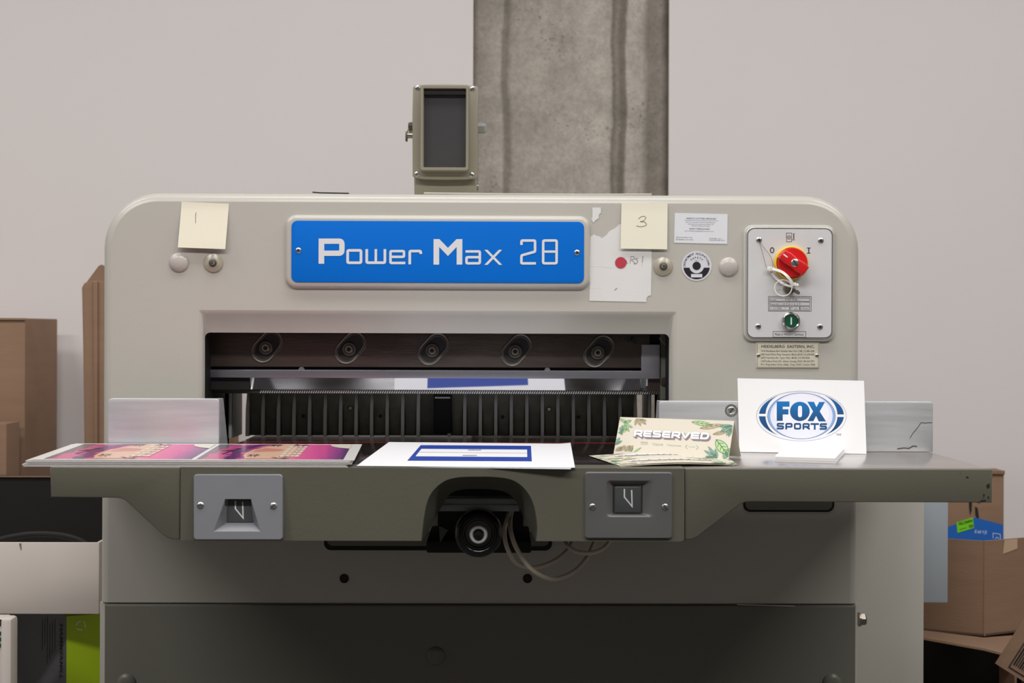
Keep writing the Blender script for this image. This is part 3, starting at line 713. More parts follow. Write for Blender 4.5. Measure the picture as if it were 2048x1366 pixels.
# front skin as four quads around the mouth
x0_, x1_, y0_, y1_ = 388.6, 563.4, 950.1, 1078.4
def skin(poly): mb.ngon(FLp, poly, 'switch_plate_light', 0.0)
crn = {k: O2[k*(n_seg+1):(k+1)*(n_seg+1)] for k in range(4)}   # 0: right-top, 1: right-bottom, 2: left-bottom, 3: left-top
skin([(450, 998)]+[crn[3][-1]]+[crn[0][0]]+[(502, 998)])
skin([(502, 998)]+crn[0]+[crn[1][0]]+[(521, 1063)])
skin([(521, 1063)]+crn[1]+[crn[2][0]]+[(519, 1065), ][:0]+[(427, 1063)])
skin([(427, 1063)]+crn[2]+[crn[3][0]]+crn[3][1:]+[(450, 998)])
dI = -0.011
I = [(450.5, 998.5), (501.5, 998.5), (504, 1046), (450, 1046)]
I = [(451, 999), (501.5, 999), (503.5, 1046), (450, 1046)]
M4 = [(450, 998), (502, 998), (521, 1063), (427, 1063)]
for i in range(4):
    a, b, c_, d_ = M4[i], M4[(i+1) % 4], I[(i+1) % 4], I[i]
    mb.add([FLp.pt(*a), FLp.pt(*b), FLp.pt(*c_, dI if i != 0 or True else 0), FLp.pt(*d_, dI)], [[0, 1, 2, 3]], 'switch_plate_light')
SPL = tag(mb.build('switch_plate', CUT, sharp=25), 'lighter grey switch plate, tilted')
mb = MB(); mb.prism(FLp, rr(451.2, 999, 503, 1045.5, 3), -0.018, -0.0105, 'rocker', r=0.001, rp=1.2); vmark(mb, FLp, 468, 1001.5, 1.0, -0.0103); mb.build('push_switch', SPL)
screw(SPL, FLp, 401, 1011, 0.0046, kind='slot', ang=5); screw(SPL, FLp, 547, 1012, 0.0046, kind='slot', ang=40)
# right
fR = VF(TFY-0.0075, 1257, 1010); mb = MB()
O = rr(1170, 944.5, 1344.5, 1077, 6, n_seg); O2 = inset(O, 1.6)
mb.loops([[fR.pt(a, b, -0.004) for a, b in O], [fR.pt(a, b, -0.001) for a, b in O], [fR.pt(a, b, 0) for a, b in O2]], 'switch_plate_paint')
mouth = [rr(1206, 958, 1312, 1037, 10, n_seg), rr(1212, 961, 1306, 1034, 8, n_seg), rr(1216, 964, 1300, 1032, 6, n_seg), rr(1226, 970.5, 1286.5, 1030.0, 3, n_seg), rr(1228, 972.5, 1284.5, 1028.5, 2, n_seg)]
mh = [0.0, -0.0001, -0.0015, -0.007, -0.011]
mb.loops([[fR.pt(a, b, 0) for a, b in O2]]+[[fR.pt(a, b, h) for a, b in p] for p, h in zip(mouth, mh)], 'switch_plate_paint')
SPR = mb.build('switch_plate', CUT, sharp=24)
mb = MB(); mb.prism(fR, rr(1229.5, 974, 1283, 1026.5, 3), -0.016, -0.006, 'rocker', r=0.0015, rp=1.5); vmark(mb, fR, 1249.5, 979, 1.0, -0.0058); mb.build('push_switch', SPR)
screw(SPR, fR, 1185, 1014, 0.0044, kind='slot', ang=40); screw(SPR, fR, 1330, 1014, 0.0044, kind='slot', ang=-60)

# hand wheel and mechanism under the table
mb = MB(); HB = VF(2.02, 957, 1010)
mb.prism(HB, [(884, 996), (1030, 996), (1036, 1003), (1039, 1022), (876, 1022), (879, 1003)], -0.02, 0.0, 'box_paint', r=0.003, rp=3)
mb.prism(HB, [(882, 1009), (1034, 1009), (1038, 1022), (877, 1022)], 0.0, 0.003, 'box_paint', r=0.001, rp=1)
mb.build('spindle_bracket', CUT)
mb = MB(); mb.box((Lx(872, 2.05), 2.13, Lz(1078, 2.05)), (Lx(1050, 2.05), 2.20, Lz(985, 2.05)), 'black_matte')
mb.prism(VF(2.03, 880, 1060), [(878, 1052), (896, 1060), (880, 1086)], -0.02, 0.0, 'carton_grey')
mb.box((Lx(858, 2.16), 2.10, Lz(1094, 2.16)), (Lx(1062, 2.16), 2.26, Lz(1070, 2.16)), 'black_matte', r=0.003); mb.build('spindle_housing', CUT)
wy = 1.985; c = W(957, 1068.5, wy)
mb = MB(); R_ = 48.0/(FPX/wy)
mb.lathe(c, (0, -1, 0), [(R_*0.5, -0.035), (R_*0.88, -0.034), (R_, -0.028), (R_*1.0, -0.008), (R_*0.95, -0.001), (R_*0.86, 0.0015), (R_*0.80, 0.0), (R_*0.76, -0.004), (R_*0.70, -0.0045), (R_*0.66, -0.003), (R_*0.6, -0.003), (R_*0.55, -0.006), (R_*0.4, -0.006)], 'black_plastic', 64)
HWH = tag(mb.build('hand_wheel', CUT, sharp=60), 'glossy black hand wheel')
tag(MB().lathe(c+Vector((0, 0.006, 0)), (0, -1, 0), [(0.0132, 0), (0.0132, 0.008), (0.0118, 0.0105), (0.0085, 0.011), (0.0072, 0.009), (0.0072, 0.005)], 'hub_metal', 40).build('wheel_hub', HWH), 'chrome hub')
MB().lathe(c+Vector((0, 0.0, 0)), (0, -1, 0), [(0.0068, 0), (0.0068, 0.0068), (0.0055, 0.008), (0.0001, 0.0083)], 'black_plastic', 24).build('hub_cap', HWH)
MB().lathe(c+Vector((0, 0.03, 0)), (0, 1, 0), [(0.012, 0), (0.012, 0.06)], 'dark_steel', 20).build('wheel_spindle', CUT)
# cables
def cable(pts, rad=0.0033):
    P = [W(a, b, y) for a, b, y in pts]; return MB().tube(bez(P, 10), rad, 'cable', 10).build('cable', CUT)
cable([(1024, 1010, 2.10), (1017, 1030, 2.07), (1009, 1060, 2.06), (1014, 1095, 2.05), (1032, 1125, 2.06), (1060, 1135, 2.08), (1085, 1132, 2.11), (1115, 1118, 2.15), (1137, 1098, 2.2), (1145, 1080, 2.24)])
cable([(1027, 1010, 2.11), (1021, 1035, 2.07), (1022, 1065, 2.04), (1036, 1102, 2.03), (1065, 1140, 2.03), (1105, 1158, 2.05), (1145, 1145, 2.10), (1172, 1118, 2.17), (1186, 1090, 2.22), (1192, 1075, 2.24)])
cable([(1128, 1078, 2.18), (1136, 1092, 2.16), (1155, 1104, 2.15), (1180, 1106, 2.15), (1205, 1098, 2.16), (1222, 1080, 2.18)])

# lower body panel
mb = MB(); LPf = VF(FY)
def lower(x0, x1, yt_, yb, Y, m, rad, inn_, name, back=2.50):
    fr = VF(Y, 1000, 1200); L = []
    for j in range(5):
        a = PI/2*j/4; o = rad*math.sin(a); y = Y+R2(rad)*(1-math.cos(a))
        L.append([Vector((fr.pt(q, 0).x, y, fr.pt(0, b).z)) for q, b in ((x0+inn_-o, yt_), (x0+inn_-o, yb), (x1-inn_+o, yb), (x1-inn_+o, yt_))])
    L.append([Vector((p.x, back, p.z)) for p in L[-1]])
    mb = MB(); mb.add(L[0], [[0, 1, 2, 3]], m); mb.loops(L, m); return mb
mb = lower(200, 1716, 962, 1206, FY, 'body_paint', 16, 16, 'x')
LP = mb.build('lower_panel', CUT, sharp=40)
lf = VF(FY, 1000, 1100)
mb = MB(); mb.prism(lf, rr(648, 1064, 1104, 1101, 14), 0.0, 0.0008, 'black_matte'); mb.prism(lf, rr(654, 1064, 1098, 1092, 12), 0.0008, 0.0012, 'door_paint'); mb.build('recess_slot', LP)
mb = MB(); mb.prism(lf, rr(1486, 985, 1668, 1022.5, 14), 0.0, 0.0008, 'black_matte')
mb.prism(lf, rr(1490, 985, 1664, 1018.5, 12), 0.0008, 0.0012, 'door_paint'); mb.build('recess_slot', LP)
for x in (688.5, 1055):
    MB().lathe(VF(FY, x, 1157).pt(x, 1157), (0, -1, 0), [(0.0074, 0), (0.0074, 0.001), (0.006, 0.0014), (0.0054, 0.0006), (0.0001, 0.0006)], 'slot_dark', 24).build('screw_hole', LP)
# lower door
DY = FY-0.004; frd = VF(DY, 1000, 1290)
mb = MB(); L = []
zt_ = frd.pt(0, 1210).z
for o, dy_ in ((0.0, 0.02), (0.0, 0.004), (0.0012, 0.0012), (0.004, 0.0)):
    L.append([Vector((frd.pt(208, 0).x+o, DY+dy_, 0.06)), Vector((frd.pt(1712, 0).x-o, DY+dy_, 0.06)), Vector((frd.pt(1712, 0).x-o, DY+dy_, zt_-o)), Vector((frd.pt(208, 0).x+o, DY+dy_, zt_-o))])
mb.loops(L, 'door_paint', True, True); DOOR = mb.build('lower_door', CUT, sharp=25)
for (x, y) in ((871, 1312), (253, 1366), (1664, 1366)):
    MB().lathe(VF(DY, x, y).pt(x, y), (0, -1, 0), [(0.0152, 0), (0.0152, 0.001), (0.0135, 0.0035), (0.008, 0.0056), (0.0001, 0.0062)], 'door_paint', 32).build('door_stud', DOOR)
mb = MB(); mb.box((frd.pt(196, 0).x, FY+0.006, 0.0), (frd.pt(1718, 0).x, 2.50, frd.pt(0, 1208).z), 'body_paint', r=0.001); mb.build('base_frame', CUT)
mb = MB(); mb.prism(VF(DY-0.002, 1530, 1210), [(1474, 1208.5), (1590, 1211.5), (1590, 1212.8), (1474, 1209.8)], 0, 0.0006, 'white_mark'); mb.build('white_thread', CUT)
# electrical cabinet at the right
cf = VF(2.36, 1780, 1180)
mb = MB(); mb.box((Lx(1716, 2.30, 1200)-0.002, 2.36, 0.0), (cf.pt(1848, 0).x, 2.72, ZT-0.03), 'cabinet_paint', r=0.002)
CAB = mb.build('electrical_cabinet', CUT)
mb = MB(); c = W(1719, 1239, 2.32)
mb.lathe(c-Vector((0.002, 0, 0)), (1, 0, 0), [(0.0115, 0), (0.0115, 0.003)], 'nickel', 24); mb.lathe(c+Vector((0.001, 0, 0)), (1, 0, 0), [(0.0102, 0), (0.0102, 0.007), (0.0086, 0.009), (0.0001, 0.0092)], 'nickel', 6); mb.build('hinge_bolt', CUT, sharp=20)
cf = VF(2.55, 1870, 1100)
mb = MB(); mb.box((cf.pt(1840, 0).x, 2.55, cf.pt(0, 1205.5).z), (cf.pt(1896, 0).x, 2.70, ZT-0.04), 'box_paint', r=0.0015); mb.build('relay_box', CUT)

# measuring display on top
DYY = 2.40
fd = VF(DYY, 890, 262); DSP = None
mb = MB()
mb.prism(fd, rr(827, 172, 955, 352, 7), -0.11, -0.006, 'olive_paint')
edge = [(829, 171), (850, 169.2), (891, 168), (932, 169.2), (953, 171.5), (956, 175), (955.5, 240), (955, 352), (952, 357), (930, 358.8), (891, 359.5), (850, 358.8), (829, 356), (825.5, 352), (824.5, 240), (825.5, 175)]
mb.prism(fd, edge, -0.008, 0.0, 'olive_paint', r=0.002, rp=2.2)
# raised frame with an opening
o1, o2, i1, i2 = rr(841, 172.5, 938, 343.5, 5), rr(842.5, 174, 936.5, 342, 4), rr(847, 179, 933, 337.5, 2.5), rr(848.2, 180.2, 931.8, 336.4, 2)
mb.loops([[fd.pt(a, b, 0.0) for a, b in o1], [fd.pt(a, b, 0.012) for a, b in o1], [fd.pt(a, b, 0.0145) for a, b in o2], [fd.pt(a, b, 0.0145) for a, b in i1], [fd.pt(a, b, 0.012) for a, b in i2], [fd.pt(a, b, 0.0) for a, b in i2]], 'olive_paint')
DSP = mb.build('display_housing', CUT, sharp=40)
mb = MB(); mb.prism(fd, rr(847, 179, 933, 338, 1), 0.0004, 0.0012, 'screen_grey'); mb.prism(fd, rr(847.5, 179.5, 932.5, 191, 1), 0.0012, 0.009, 'black_matte')
tag(mb.build('display_window', DSP), 'dark glass display window')
for (x, y, a) in ((835, 176, 40), (945, 177, 30), (834, 348.5, 60), (944, 349.5, -50)): screw(DSP, fd, x, y, 0.0043, kind='slot', ang=a, h0=0.0)
mb = MB(); fn = VF(DYY+0.015, 890, 300); mb.prism(fn, [(828, 352), (953, 352), (955, 392), (829, 392)], -0.085, 0.0, 'olive_paint', r=0.003, rp=3)
NK = mb.build('display_neck', CUT); MB().lathe(W(955, 374, DYY+0.03), (1, 0, 0), [(0.006, -0.001), (0.006, 0.0015), (0.0001, 0.002)], 'nickel', 20).build('neck_plug', NK)
mb = MB(); c = W(957, 256.5, DYY+0.045); c.x = fd.pt(955, 0).x
mb.lathe(c, (1, 0, 0), [(0.0092, 0), (0.0092, 0.011), (0.0078, 0.0135), (0.0001, 0.014)], 'panel_rim', 6); mb.build('pivot_bolt', DSP, sharp=20)
mb = MB(); c = Vector((fd.pt(827, 0).x, DYY+0.045, W(820, 255, DYY+0.045).z))
mb.lathe(c, (-1, 0, 0), [(0.0092, 0), (0.0092, 0.008), (0.0078, 0.0115), (0.0001, 0.012)], 'nickel', 6)
c2 = Vector((c.x, DYY+0.030, W(820, 271, DYY+0.03).z)); mb.lathe(c2, (-1, 0, 0), [(0.005, 0), (0.005, 0.012)], 'nickel', 16)
mb.box((c2.x-0.0155, c2.y-0.004, c2.z-0.0105), (c2.x-0.0118, c2.y+0.004, c2.z+0.0105), 'nickel', r=0.001); mb.build('clamp_screw', DSP, sharp=30)

# ------------------------------------------------------------------ key and cable ties
kp = CF.pt(1577, 577, 0.012)
mb = MB()
kd = Vector((0.62, -0.55, -0.52)).normalized()
lfk = LF(kp+Vector((0.0, -0.0015, 0.0)), Vector((0.72, -0.45, -0.5)), Vector((-0.25, -0.80, 0.42)))
bow = circ(0.010, 0.002, 0.0088, 24, 0.0072)
mb.prism(lfk, bow, -0.0009, 0.0009, 'nickel', r=0.0004, rp=0.0004)
mb.tube([kp+Vector((0, 0.001, 0)), lfk.pt(0.003, 0.0)], 0.0016, 'nickel', 8)
tag(mb.build('key', None, origin=True), 'small nickel key stuck in the lock below the red switch', 'key')
def fwd(px, py, off): return W(px, py, FY-off)
P = [fwd(*p) for p in ((1541, 535, 0.012), (1547, 538, 0.018), (1562, 543, 0.03), (1574, 552, 0.036), (1582, 562, 0.036), (1587, 571, 0.034))]
mb = MB()
def ribbon(P, w, t, m):
    P = bez(P, 8); L = []
    for i, p in enumerate(P):
        d = (P[min(i+1, len(P)-1)]-P[max(i-1, 0)]).normalized(); s_ = d.cross(Vector((0, -1, 0))).normalized(); n_ = s_.cross(d)
        L.append([p+s_*w/2+n_*t/2, p-s_*w/2+n_*t/2, p-s_*w/2-n_*t/2, p+s_*w/2-n_*t/2])
    mb.loops(L, m, True, True)
ribbon(P, 0.0042, 0.0012, 'tie_plastic')
ribbon([fwd(*p) for p in ((1541, 537, 0.012), (1545, 548, 0.012), (1556, 560, 0.013), (1572, 570, 0.02), (1586, 573, 0.032))], 0.0036, 0.0012, 'tie_plastic')
c = fwd(1539.5, 538, 0.014); mb.box(c-Vector((0.0042, 0.003, 0.0036)), c+Vector((0.0042, 0.003, 0.0036)), 'tie_plastic', r=0.001)
tag(mb.build('cable_tie', None, origin=True), 'thick white cable tie looped below the red rotary switch', 'cable tie')
mb = MB(); c = fwd(1566.5, 576, 0.026); ring_ = [c+Vector((0.0128*math.cos(t), -0.004*math.cos(t), 0.0128*math.sin(t))) for t in [2*PI*k/36 for k in range(36)]]
mb.tube(ring_, 0.0009, 'tie_plastic', 6, closed=True)
c = fwd(1588, 569, 0.030); mb.box(c-Vector((0.003, 0.003, 0.003)), c+Vector((0.003, 0.003, 0.003)), 'tie_plastic', r=0.0008)
mb.lathe(fwd(1592, 571, 0.03), (1, 0, 0.2), [(0.0016, 0), (0.003, 0.001), (0.003, 0.003), (0.0001, 0.005)], 'tie_plastic', 12)
tag(mb.build('cable_tie', None, origin=True), 'thin white cable tie ring hanging over the key lock', 'cable tie')
mb = MB(); mb.tube(bez([fwd(*p) for p in ((1519, 484, 0.011), (1526, 510, 0.012), (1532, 532, 0.011), (1538, 538, 0.012))], 8), 0.00035, 'nickel', 5)
mb.tube(bez([fwd(*p) for p in ((1519, 484, 0.011), (1530, 498, 0.012), (1541, 513, 0.011), (1546, 530, 0.012), (1541, 538, 0.012))], 8), 0.00035, 'nickel', 5)
tag(mb.build('wire_loop', None, origin=True), 'fine wire loop from the top left panel screw to the tie', 'wire')

# ------------------------------------------------------------------ notes and stickers on the arch
def note(name, quad, strokes, curl, label, cat, m='print_matte', col=(233, 227, 206), thick=0.0005, texts=None, off=0.0007, group=None, ycut=14):
    pl = PP((0, FY-off, 0), (0, -1, 0)); mb = MB()
    cs = [quad[0], quad[1], quad[2], quad[3]]
    mb.prism(pl, cs, -thick, 0.0, m, col=col)
    for pts, w_, cc in strokes: mb.stroke(pl, pts, w_, m, 0.00025, col=cc)
    if texts: texts(mb, pl)
    top = pl.pt(*quad[0]); bot = pl.pt(*quad[3]); zt, zb = top.z, bot.z; xl_, xr_ = pl.pt(*quad[0]).x, pl.pt(*quad[1]).x
    def fn(co):
        t = min(1, max(0, (zt-co.z)/(zt-zb))); u = (co.x-xl_)/(xr_-xl_)
        return Vector((co.x, co.y-curl(t, u), co.z))
    cuts = [((0, 0, zt-(zt-zb)*k/ycut), (0, 0, 1)) for k in range(1, ycut)]+[((xl_+(xr_-xl_)*k/6, 0, 0), (1, 0, 0)) for k in range(1, 6)]
    return tag(mb.build(name, None, origin=True, warp=(fn, cuts) if curl else None), label, cat, group)
def zq(pts, ox, oy, k): return [(ox+a/k, oy+b/k) for a, b in pts]
ink = (120, 116, 104)
note('sticky_note', [(363, 403.5), (457.7, 407.6), (452.7, 499), (358, 495.4)], [(zq([(758, 215), (755, 250), (757, 302)], 200, 370, 3.938), 0.9, (70, 70, 74))],
     lambda t, u: 0.0 if t < 0.12 else 0.010*(t-0.12)**1.1, 'cream square sticky note with a handwritten 1 at the upper left of the arch', 'sticky note')
note('sticky_note', [(1243, 405.2), (1335.4, 406.6), (1333.8, 498.9), (1240.9, 497.5)], [([tuple(p) for p in bez(zq([(640, 345), (668, 322), (703, 318), (716, 336), (692, 362), (660, 372), (700, 374), (722, 396), (706, 414), (660, 422), (620, 414)], 1150, 370, 5.06), 5)], 1.0, (110, 108, 92))],
     lambda t, u: 0.0 if t < 0.15 else 0.004*(t-0.15), 'cream square sticky note with a handwritten 3 overlapping the torn paper', 'sticky note', off=0.0022)
# torn sheet remains
pl = PP((0, FY-0.0007, 0), (0, -1, 0)); mb = MB()
z5 = lambda p: zq(p, 1150, 370, 5.06)
mb.prism(pl, z5([(155, 520), (178, 512), (190, 498), (212, 512), (255, 522), (270, 540), (320, 505), (345, 470), (400, 440), (455, 395), (600, 430), (775, 560), (776, 800), (768, 1118), (738, 1124), (722, 1150), (724, 1184), (440, 1178), (145, 1172), (150, 1000), (150, 820)]), -0.0003, 0.0, 'print_matte', col=(222, 220, 217))
mb.stroke(pl, z5([(150, 820), (300, 826), (400, 836)]), 0.8, 'print_matte', 0.0002, col=(240, 238, 236))
mb.stroke(pl, z5([(150, 1040), (260, 1046)]), 0.6, 'print_matte', 0.0002, col=(235, 233, 230))
for P_ in ([(556, 792), (566, 724), (600, 728), (603, 748), (570, 758), (612, 796)], [(640, 738), (612, 748), (636, 770), (622, 795), (594, 800)], [(687, 718), (680, 790)], [(676, 806), (680, 814)], [(505, 770), (520, 765), (524, 790), (508, 796), (540, 790)], [(630, 652), (644, 660)], [(418, 1040), (424, 1046), (400, 1064)]):
    mb.stroke(pl, z5(P_), 0.75, 'print_matte', 0.0003, col=(104, 76, 72))
tag(mb.build('torn_paper', None, origin=True), 'torn white paper stuck to the arch with faded handwriting', 'paper')
mb = MB(); mb.prism(pl, z5([(175, 228), (265, 228), (258, 245), (272, 250), (258, 262), (268, 275), (242, 300), (238, 338), (205, 360), (186, 385), (165, 345), (176, 325), (176, 280)]), -0.0003, 0, 'print_matte', col=(222, 221, 218))
tag(mb.build('torn_paper', None, origin=True), 'small white scrap of torn label above the torn paper', 'paper')
mb = MB(); mb.prism(pl, [(a, b) for a, b in circ(1241.5, 525.5, 11.4, 32)], 0.0001, 0.0006, 'print', col=(186, 62, 76)); tag(mb.build('dot_sticker', None, origin=True), 'round red dot sticker on the torn white paper', 'sticker')
# business card
def bc(mb, pl):
    z = ZF(pl, 1340, 420, 9.108); h = 0.0003
    class S(ZF):
        def pt(s, a, b, hh=0.0): return ZF.pt(s, a, b+(a-560)*0.018, hh)
    z = S(pl, 1340, 420, 9.108)
    D = (96, 104, 120)
    mb.text(z, "ANDY'S CUTTER SERVICES", 565, 168, 26, 'print_matte', w=540, h=h, col=(70, 96, 130), bold=0.004)
    mb.stroke(z, [(255, 190), (880, 190)], 4, 'print_matte', h, col=(110, 125, 140))
    mb.text(z, 'SERVICE, TROUBLESHOOTING, MAINTENANCE,', 555, 232, 15, 'print_matte', w=540, h=h, col=D)
    mb.text(z, 'REPAIRS AND INSTALLATION OF', 560, 268, 15, 'print_matte', w=465, h=h, col=D)
    mb.text(z, 'PAPER POWER CUTTERS', 560, 300, 15, 'print_matte', w=330, h=h, col=D)
    mb.text(z, 'ANDY TABACHYAN', 533, 356, 24, 'print_matte', w=370, h=h, col=(86, 90, 98), bold=0.006)
    mb.text(z, 'CUTTERREPAIR@EARTHLINK.COM', 530, 393, 14, 'print_matte', w=530, h=h, col=D)
    mb.text(z, '1838 MAYCREST AVE', 110, 512, 17, 'print_matte', w=290, h=h, col=D, align='L')
    mb.text(z, 'BURBANK, CA 91504', 110, 552, 19, 'print_matte', w=310, h=h, col=D, align='L')
    mb.text(z, '818-386-1611', 718, 524, 17, 'print_matte', w=215, h=h, col=D, align='L')
    mb.text(z, '818-606-6600 FAX', 718, 553, 17, 'print_matte', w=275, h=h, col=D, align='L')
note('business_card', [(1349.6, 426), (1455.3, 428.3), (1454.3, 488), (1348.2, 485.6)], [], None, 'white printed business card stuck to the arch beside the cream note', 'business card', col=(222, 223, 226), texts=bc)
# round safety sticker
mb = MB(); sc = (1393.2, 531.8); k = 9.108; cx, cy = sc
mb.prism(pl, circ(cx, cy, 30, 48), -0.0003, 0.0, 'print', col=(214, 213, 220))
h = 0.0003; dk = (34, 32, 38)
r1, r2 = 26.6, 14.8; y0 = 3.6
a_o = math.degrees(math.asin(y0/r1)); a_i = math.degrees(math.asin(y0/r2))
left = [(cx+r1*math.cos(math.radians(a)), cy+r1*math.sin(math.radians(a))) for a in [a_o+(180-2*a_o)*q/30 for q in range(31)]]
rightb = [(cx+r2*math.cos(math.radians(a)), cy+r2*math.sin(math.radians(a))) for a in [180-a_i-(180-2*a_i)*q/30 for q in range(31)]]
for q in range(30):
    mb.ngon(pl, [left[q], left[q+1], rightb[29-q], rightb[30-q]], 'print', h, dk)
mb.ngon(pl, circ(cx, cy, 8.3, 30), 'print', h, dk)
mb.ngon(pl, [(cx-11.2, cy+16.2), (cx+11.2, cy+16.2), (cx+11.2, cy+23), (cx-11.2, cy+23)], 'print', h*1.7, (214, 213, 220))
def arctext(s_, rad, a0, a1, ch, bold):
    for i, chh in enumerate(s_):
        if chh == ' ': continue
        a = math.radians(a0+(a1-a0)*i/(len(s_)-1)); x = cx+rad*math.sin(a); y = cy-rad*math.cos(a)
        mb.text(pl, chh, x, y, ch, 'print', h=h, col=dk, bold=bold, rot=-a)
arctext('DEPARTMENT OCCUPATIONAL', 22.6, -88, 88, 4.0, 0.006); arctext('SAFETY', 14.8, -41, 41, 3.8, 0.012)
mb.text(pl, '& HEALTH', cx, cy-9.6, 1.6, 'print', w=9, h=h, col=dk)
tag(mb.build('round_sticker', None, origin=True), 'round black and white safety department sticker on the arch', 'sticker')

# ------------------------------------------------------------------ prints on the table
# poster sheets
def tz(pts, ox, oy, k): return [(ox+a/k, oy+b/k) for a, b in pts]
def gradstrip(mb, fr, tl, tr, bl, br, stops, m, h, n=None):
    # stops [(t, colour)] from left to right
    for (t0, c0), (t1, c1) in zip(stops, stops[1:]):
        P_ = lambda a, b, t: (a[0]+(b[0]-a[0])*t, a[1]+(b[1]-a[1])*t)
        q = [P_(tl, tr, t0), P_(tl, tr, t1), P_(bl, br, t1), P_(bl, br, t0)]
        mb.add([fr.pt(a, b, h) for a, b in q], [[0, 1, 2, 3]], m, cols=[c0, c1, c1, c0])
PZ = 0.0100
PSf = TB(PZ)
A_, B_, C_, D_ = (57, 920), (707, 922), (723, 889.5), (153, 886.5)      # front-left, front-right, back-right, back-left
mb = MB(); th = 0.0003; mp_ = 'print_gloss'
PW = [PSf.pt(*p) for p in (A_, B_, C_, D_)]
for p in PW[:2]: p.y = 1.915
for p in PW[2:]: p.y = 2.1835
mb.loops([[p-Vector((0, 0, th)) for p in PW], PW], mp_, True, True, col=(240, 236, 234))
def bl_(u, v):                                   # position on the sheet (u across, v back) as picture point
    w0 = PW
    return w0[0]*(1-u)*(1-v)+w0[1]*u*(1-v)+w0[2]*u*v+w0[3]*(1-u)*v
class SF_:
    n = Vector((0, 0, 1))
    def __init__(s, u0, u1, v0, v1): s.a = (u0, u1, v0, v1)
    def pt(s, a, b, h=0.0):
        u0, u1, v0, v1 = s.a; return bl_(u0+(u1-u0)*a, v0+(v1-v0)*b)+Vector((0, 0, h))
def poster(mb, u0, u1, v0, v1):
    f = SF_(u0, u1, v0, v1); e = 0.00008
    def g(pts, col, lv): mb.ngon(f, pts, mp_, e*lv, col)
    gradstrip(mb, f, (0, 1), (1, 1), (0, 0), (1, 0), [(0, (214, 96, 140)), (0.28, (206, 84, 150)), (0.45, (240, 170, 150)), (0.62, (240, 150, 170)), (0.68, (244, 110, 170)), (0.82, (228, 88, 160)), (0.91, (168, 78, 150)), (1.0, (84, 62, 112))], mp_, e)
    g([(0, 0), (0.035, 0), (0.05, 0.2), (0.03, 0.34), (0.075, 0.42), (0.06, 0.62), (0.1, 0.7), (0.09, 0.9), (0.11, 1), (0, 1)], (118, 104, 116), 2)
    for (a, b, l, w_, c) in ((0.10, 0.88, 0.22, 0.04, (150, 66, 130)), (0.12, 0.72, 0.24, 0.05, (160, 70, 136)), (0.15, 0.5, 0.22, 0.05, (120, 60, 120)), (0.13, 0.3, 0.24, 0.05, (140, 66, 128)), (0.16, 0.14, 0.2, 0.05, (132, 60, 122)), (0.18, 0.62, 0.2, 0.05, (196, 84, 148))):
        g([(a, b), (a+l*0.4, b+w_), (a+l, b+w_*0.6), (a+l*0.9, b-w_*0.6), (a+l*0.5, b-w_)], c, 3)
    # hill in dark purple and the setting sun
    g([(0.26, 0), (0.27, 0.25), (0.24, 0.4), (0.26, 0.6), (0.3, 0.78), (0.36, 0.92), (0.5, 1.0), (0.3, 1.0), (0.2, 0.8), (0.17, 0.5), (0.2, 0.25), (0.17, 0.08), (0.2, 0)], (110, 52, 112), 4)
    g([tuple(p) for p in ((0.33, 0.02), (0.29, 0.22), (0.28, 0.42), (0.31, 0.62), (0.38, 0.8), (0.47, 0.94), (0.58, 0.97), (0.62, 0.7), (0.62, 0.3), (0.58, 0.04))], (240, 196, 168), 5)
    g([(0.32, 0.45), (0.50, 0.50), (0.54, 0.58), (0.50, 0.66), (0.38, 0.72), (0.33, 0.6)], (222, 150, 132), 6)
    # dark bar of the skyline at the left
    g([(0.115, 0.32), (0.135, 0.32), (0.205, 0.72), (0.185, 0.72)], (66, 48, 74), 7); g([(0.09, 0.5), (0.16, 0.56), (0.16, 0.6), (0.09, 0.54)], (66, 48, 74), 7)
    # block of lettering, reading sideways
    for i, (uu, ww) in enumerate(((0.545, 0.03), (0.59, 0.055), (0.65, 0.03))):
        for j in range(5):
            v_ = 0.14+j*0.15
            g([(uu, v_), (uu+ww, v_), (uu+ww, v_+0.12), (uu, v_+0.12)], (246, 232, 206), 8)
            g([(uu+ww*0.3, v_+0.03), (uu+ww*0.7, v_+0.03), (uu+ww*0.7, v_+0.09), (uu+ww*0.3, v_+0.09)], (240, 164, 160), 9) if i == 1 else None
    # palm crowns
    for (pu, pv, s_) in ((0.36, 0.22, 0.05), (0.56, 0.03, 0.075), (0.44, 0.9, 0.05), (0.62, 0.93, 0.07)):
        for q in range(7):
            t = 2*PI*q/7; g([(pu, pv), (pu+s_*math.cos(t)*0.5, min(1, max(0, pv+s_*3*math.sin(t)*0.5+0.015))), (pu+s_*math.cos(t), max(0, min(1, pv+s_*2.2*math.sin(t)))), (pu+s_*math.cos(t)*0.5, min(1, max(0, pv+s_*3*math.sin(t)*0.5-0.02)))], (84, 52, 92), 10)
    g([(0.84, 1.0), (0.86, 0.86), (0.92, 0.76), (1.0, 0.70), (1.0, 1.0)], (244, 238, 220), 6)
poster(mb, 0.035, 0.493, 0.035, 0.955); poster(mb, 0.507, 0.965, 0.035, 0.955)
c0 = PSf.pt(380, 905)
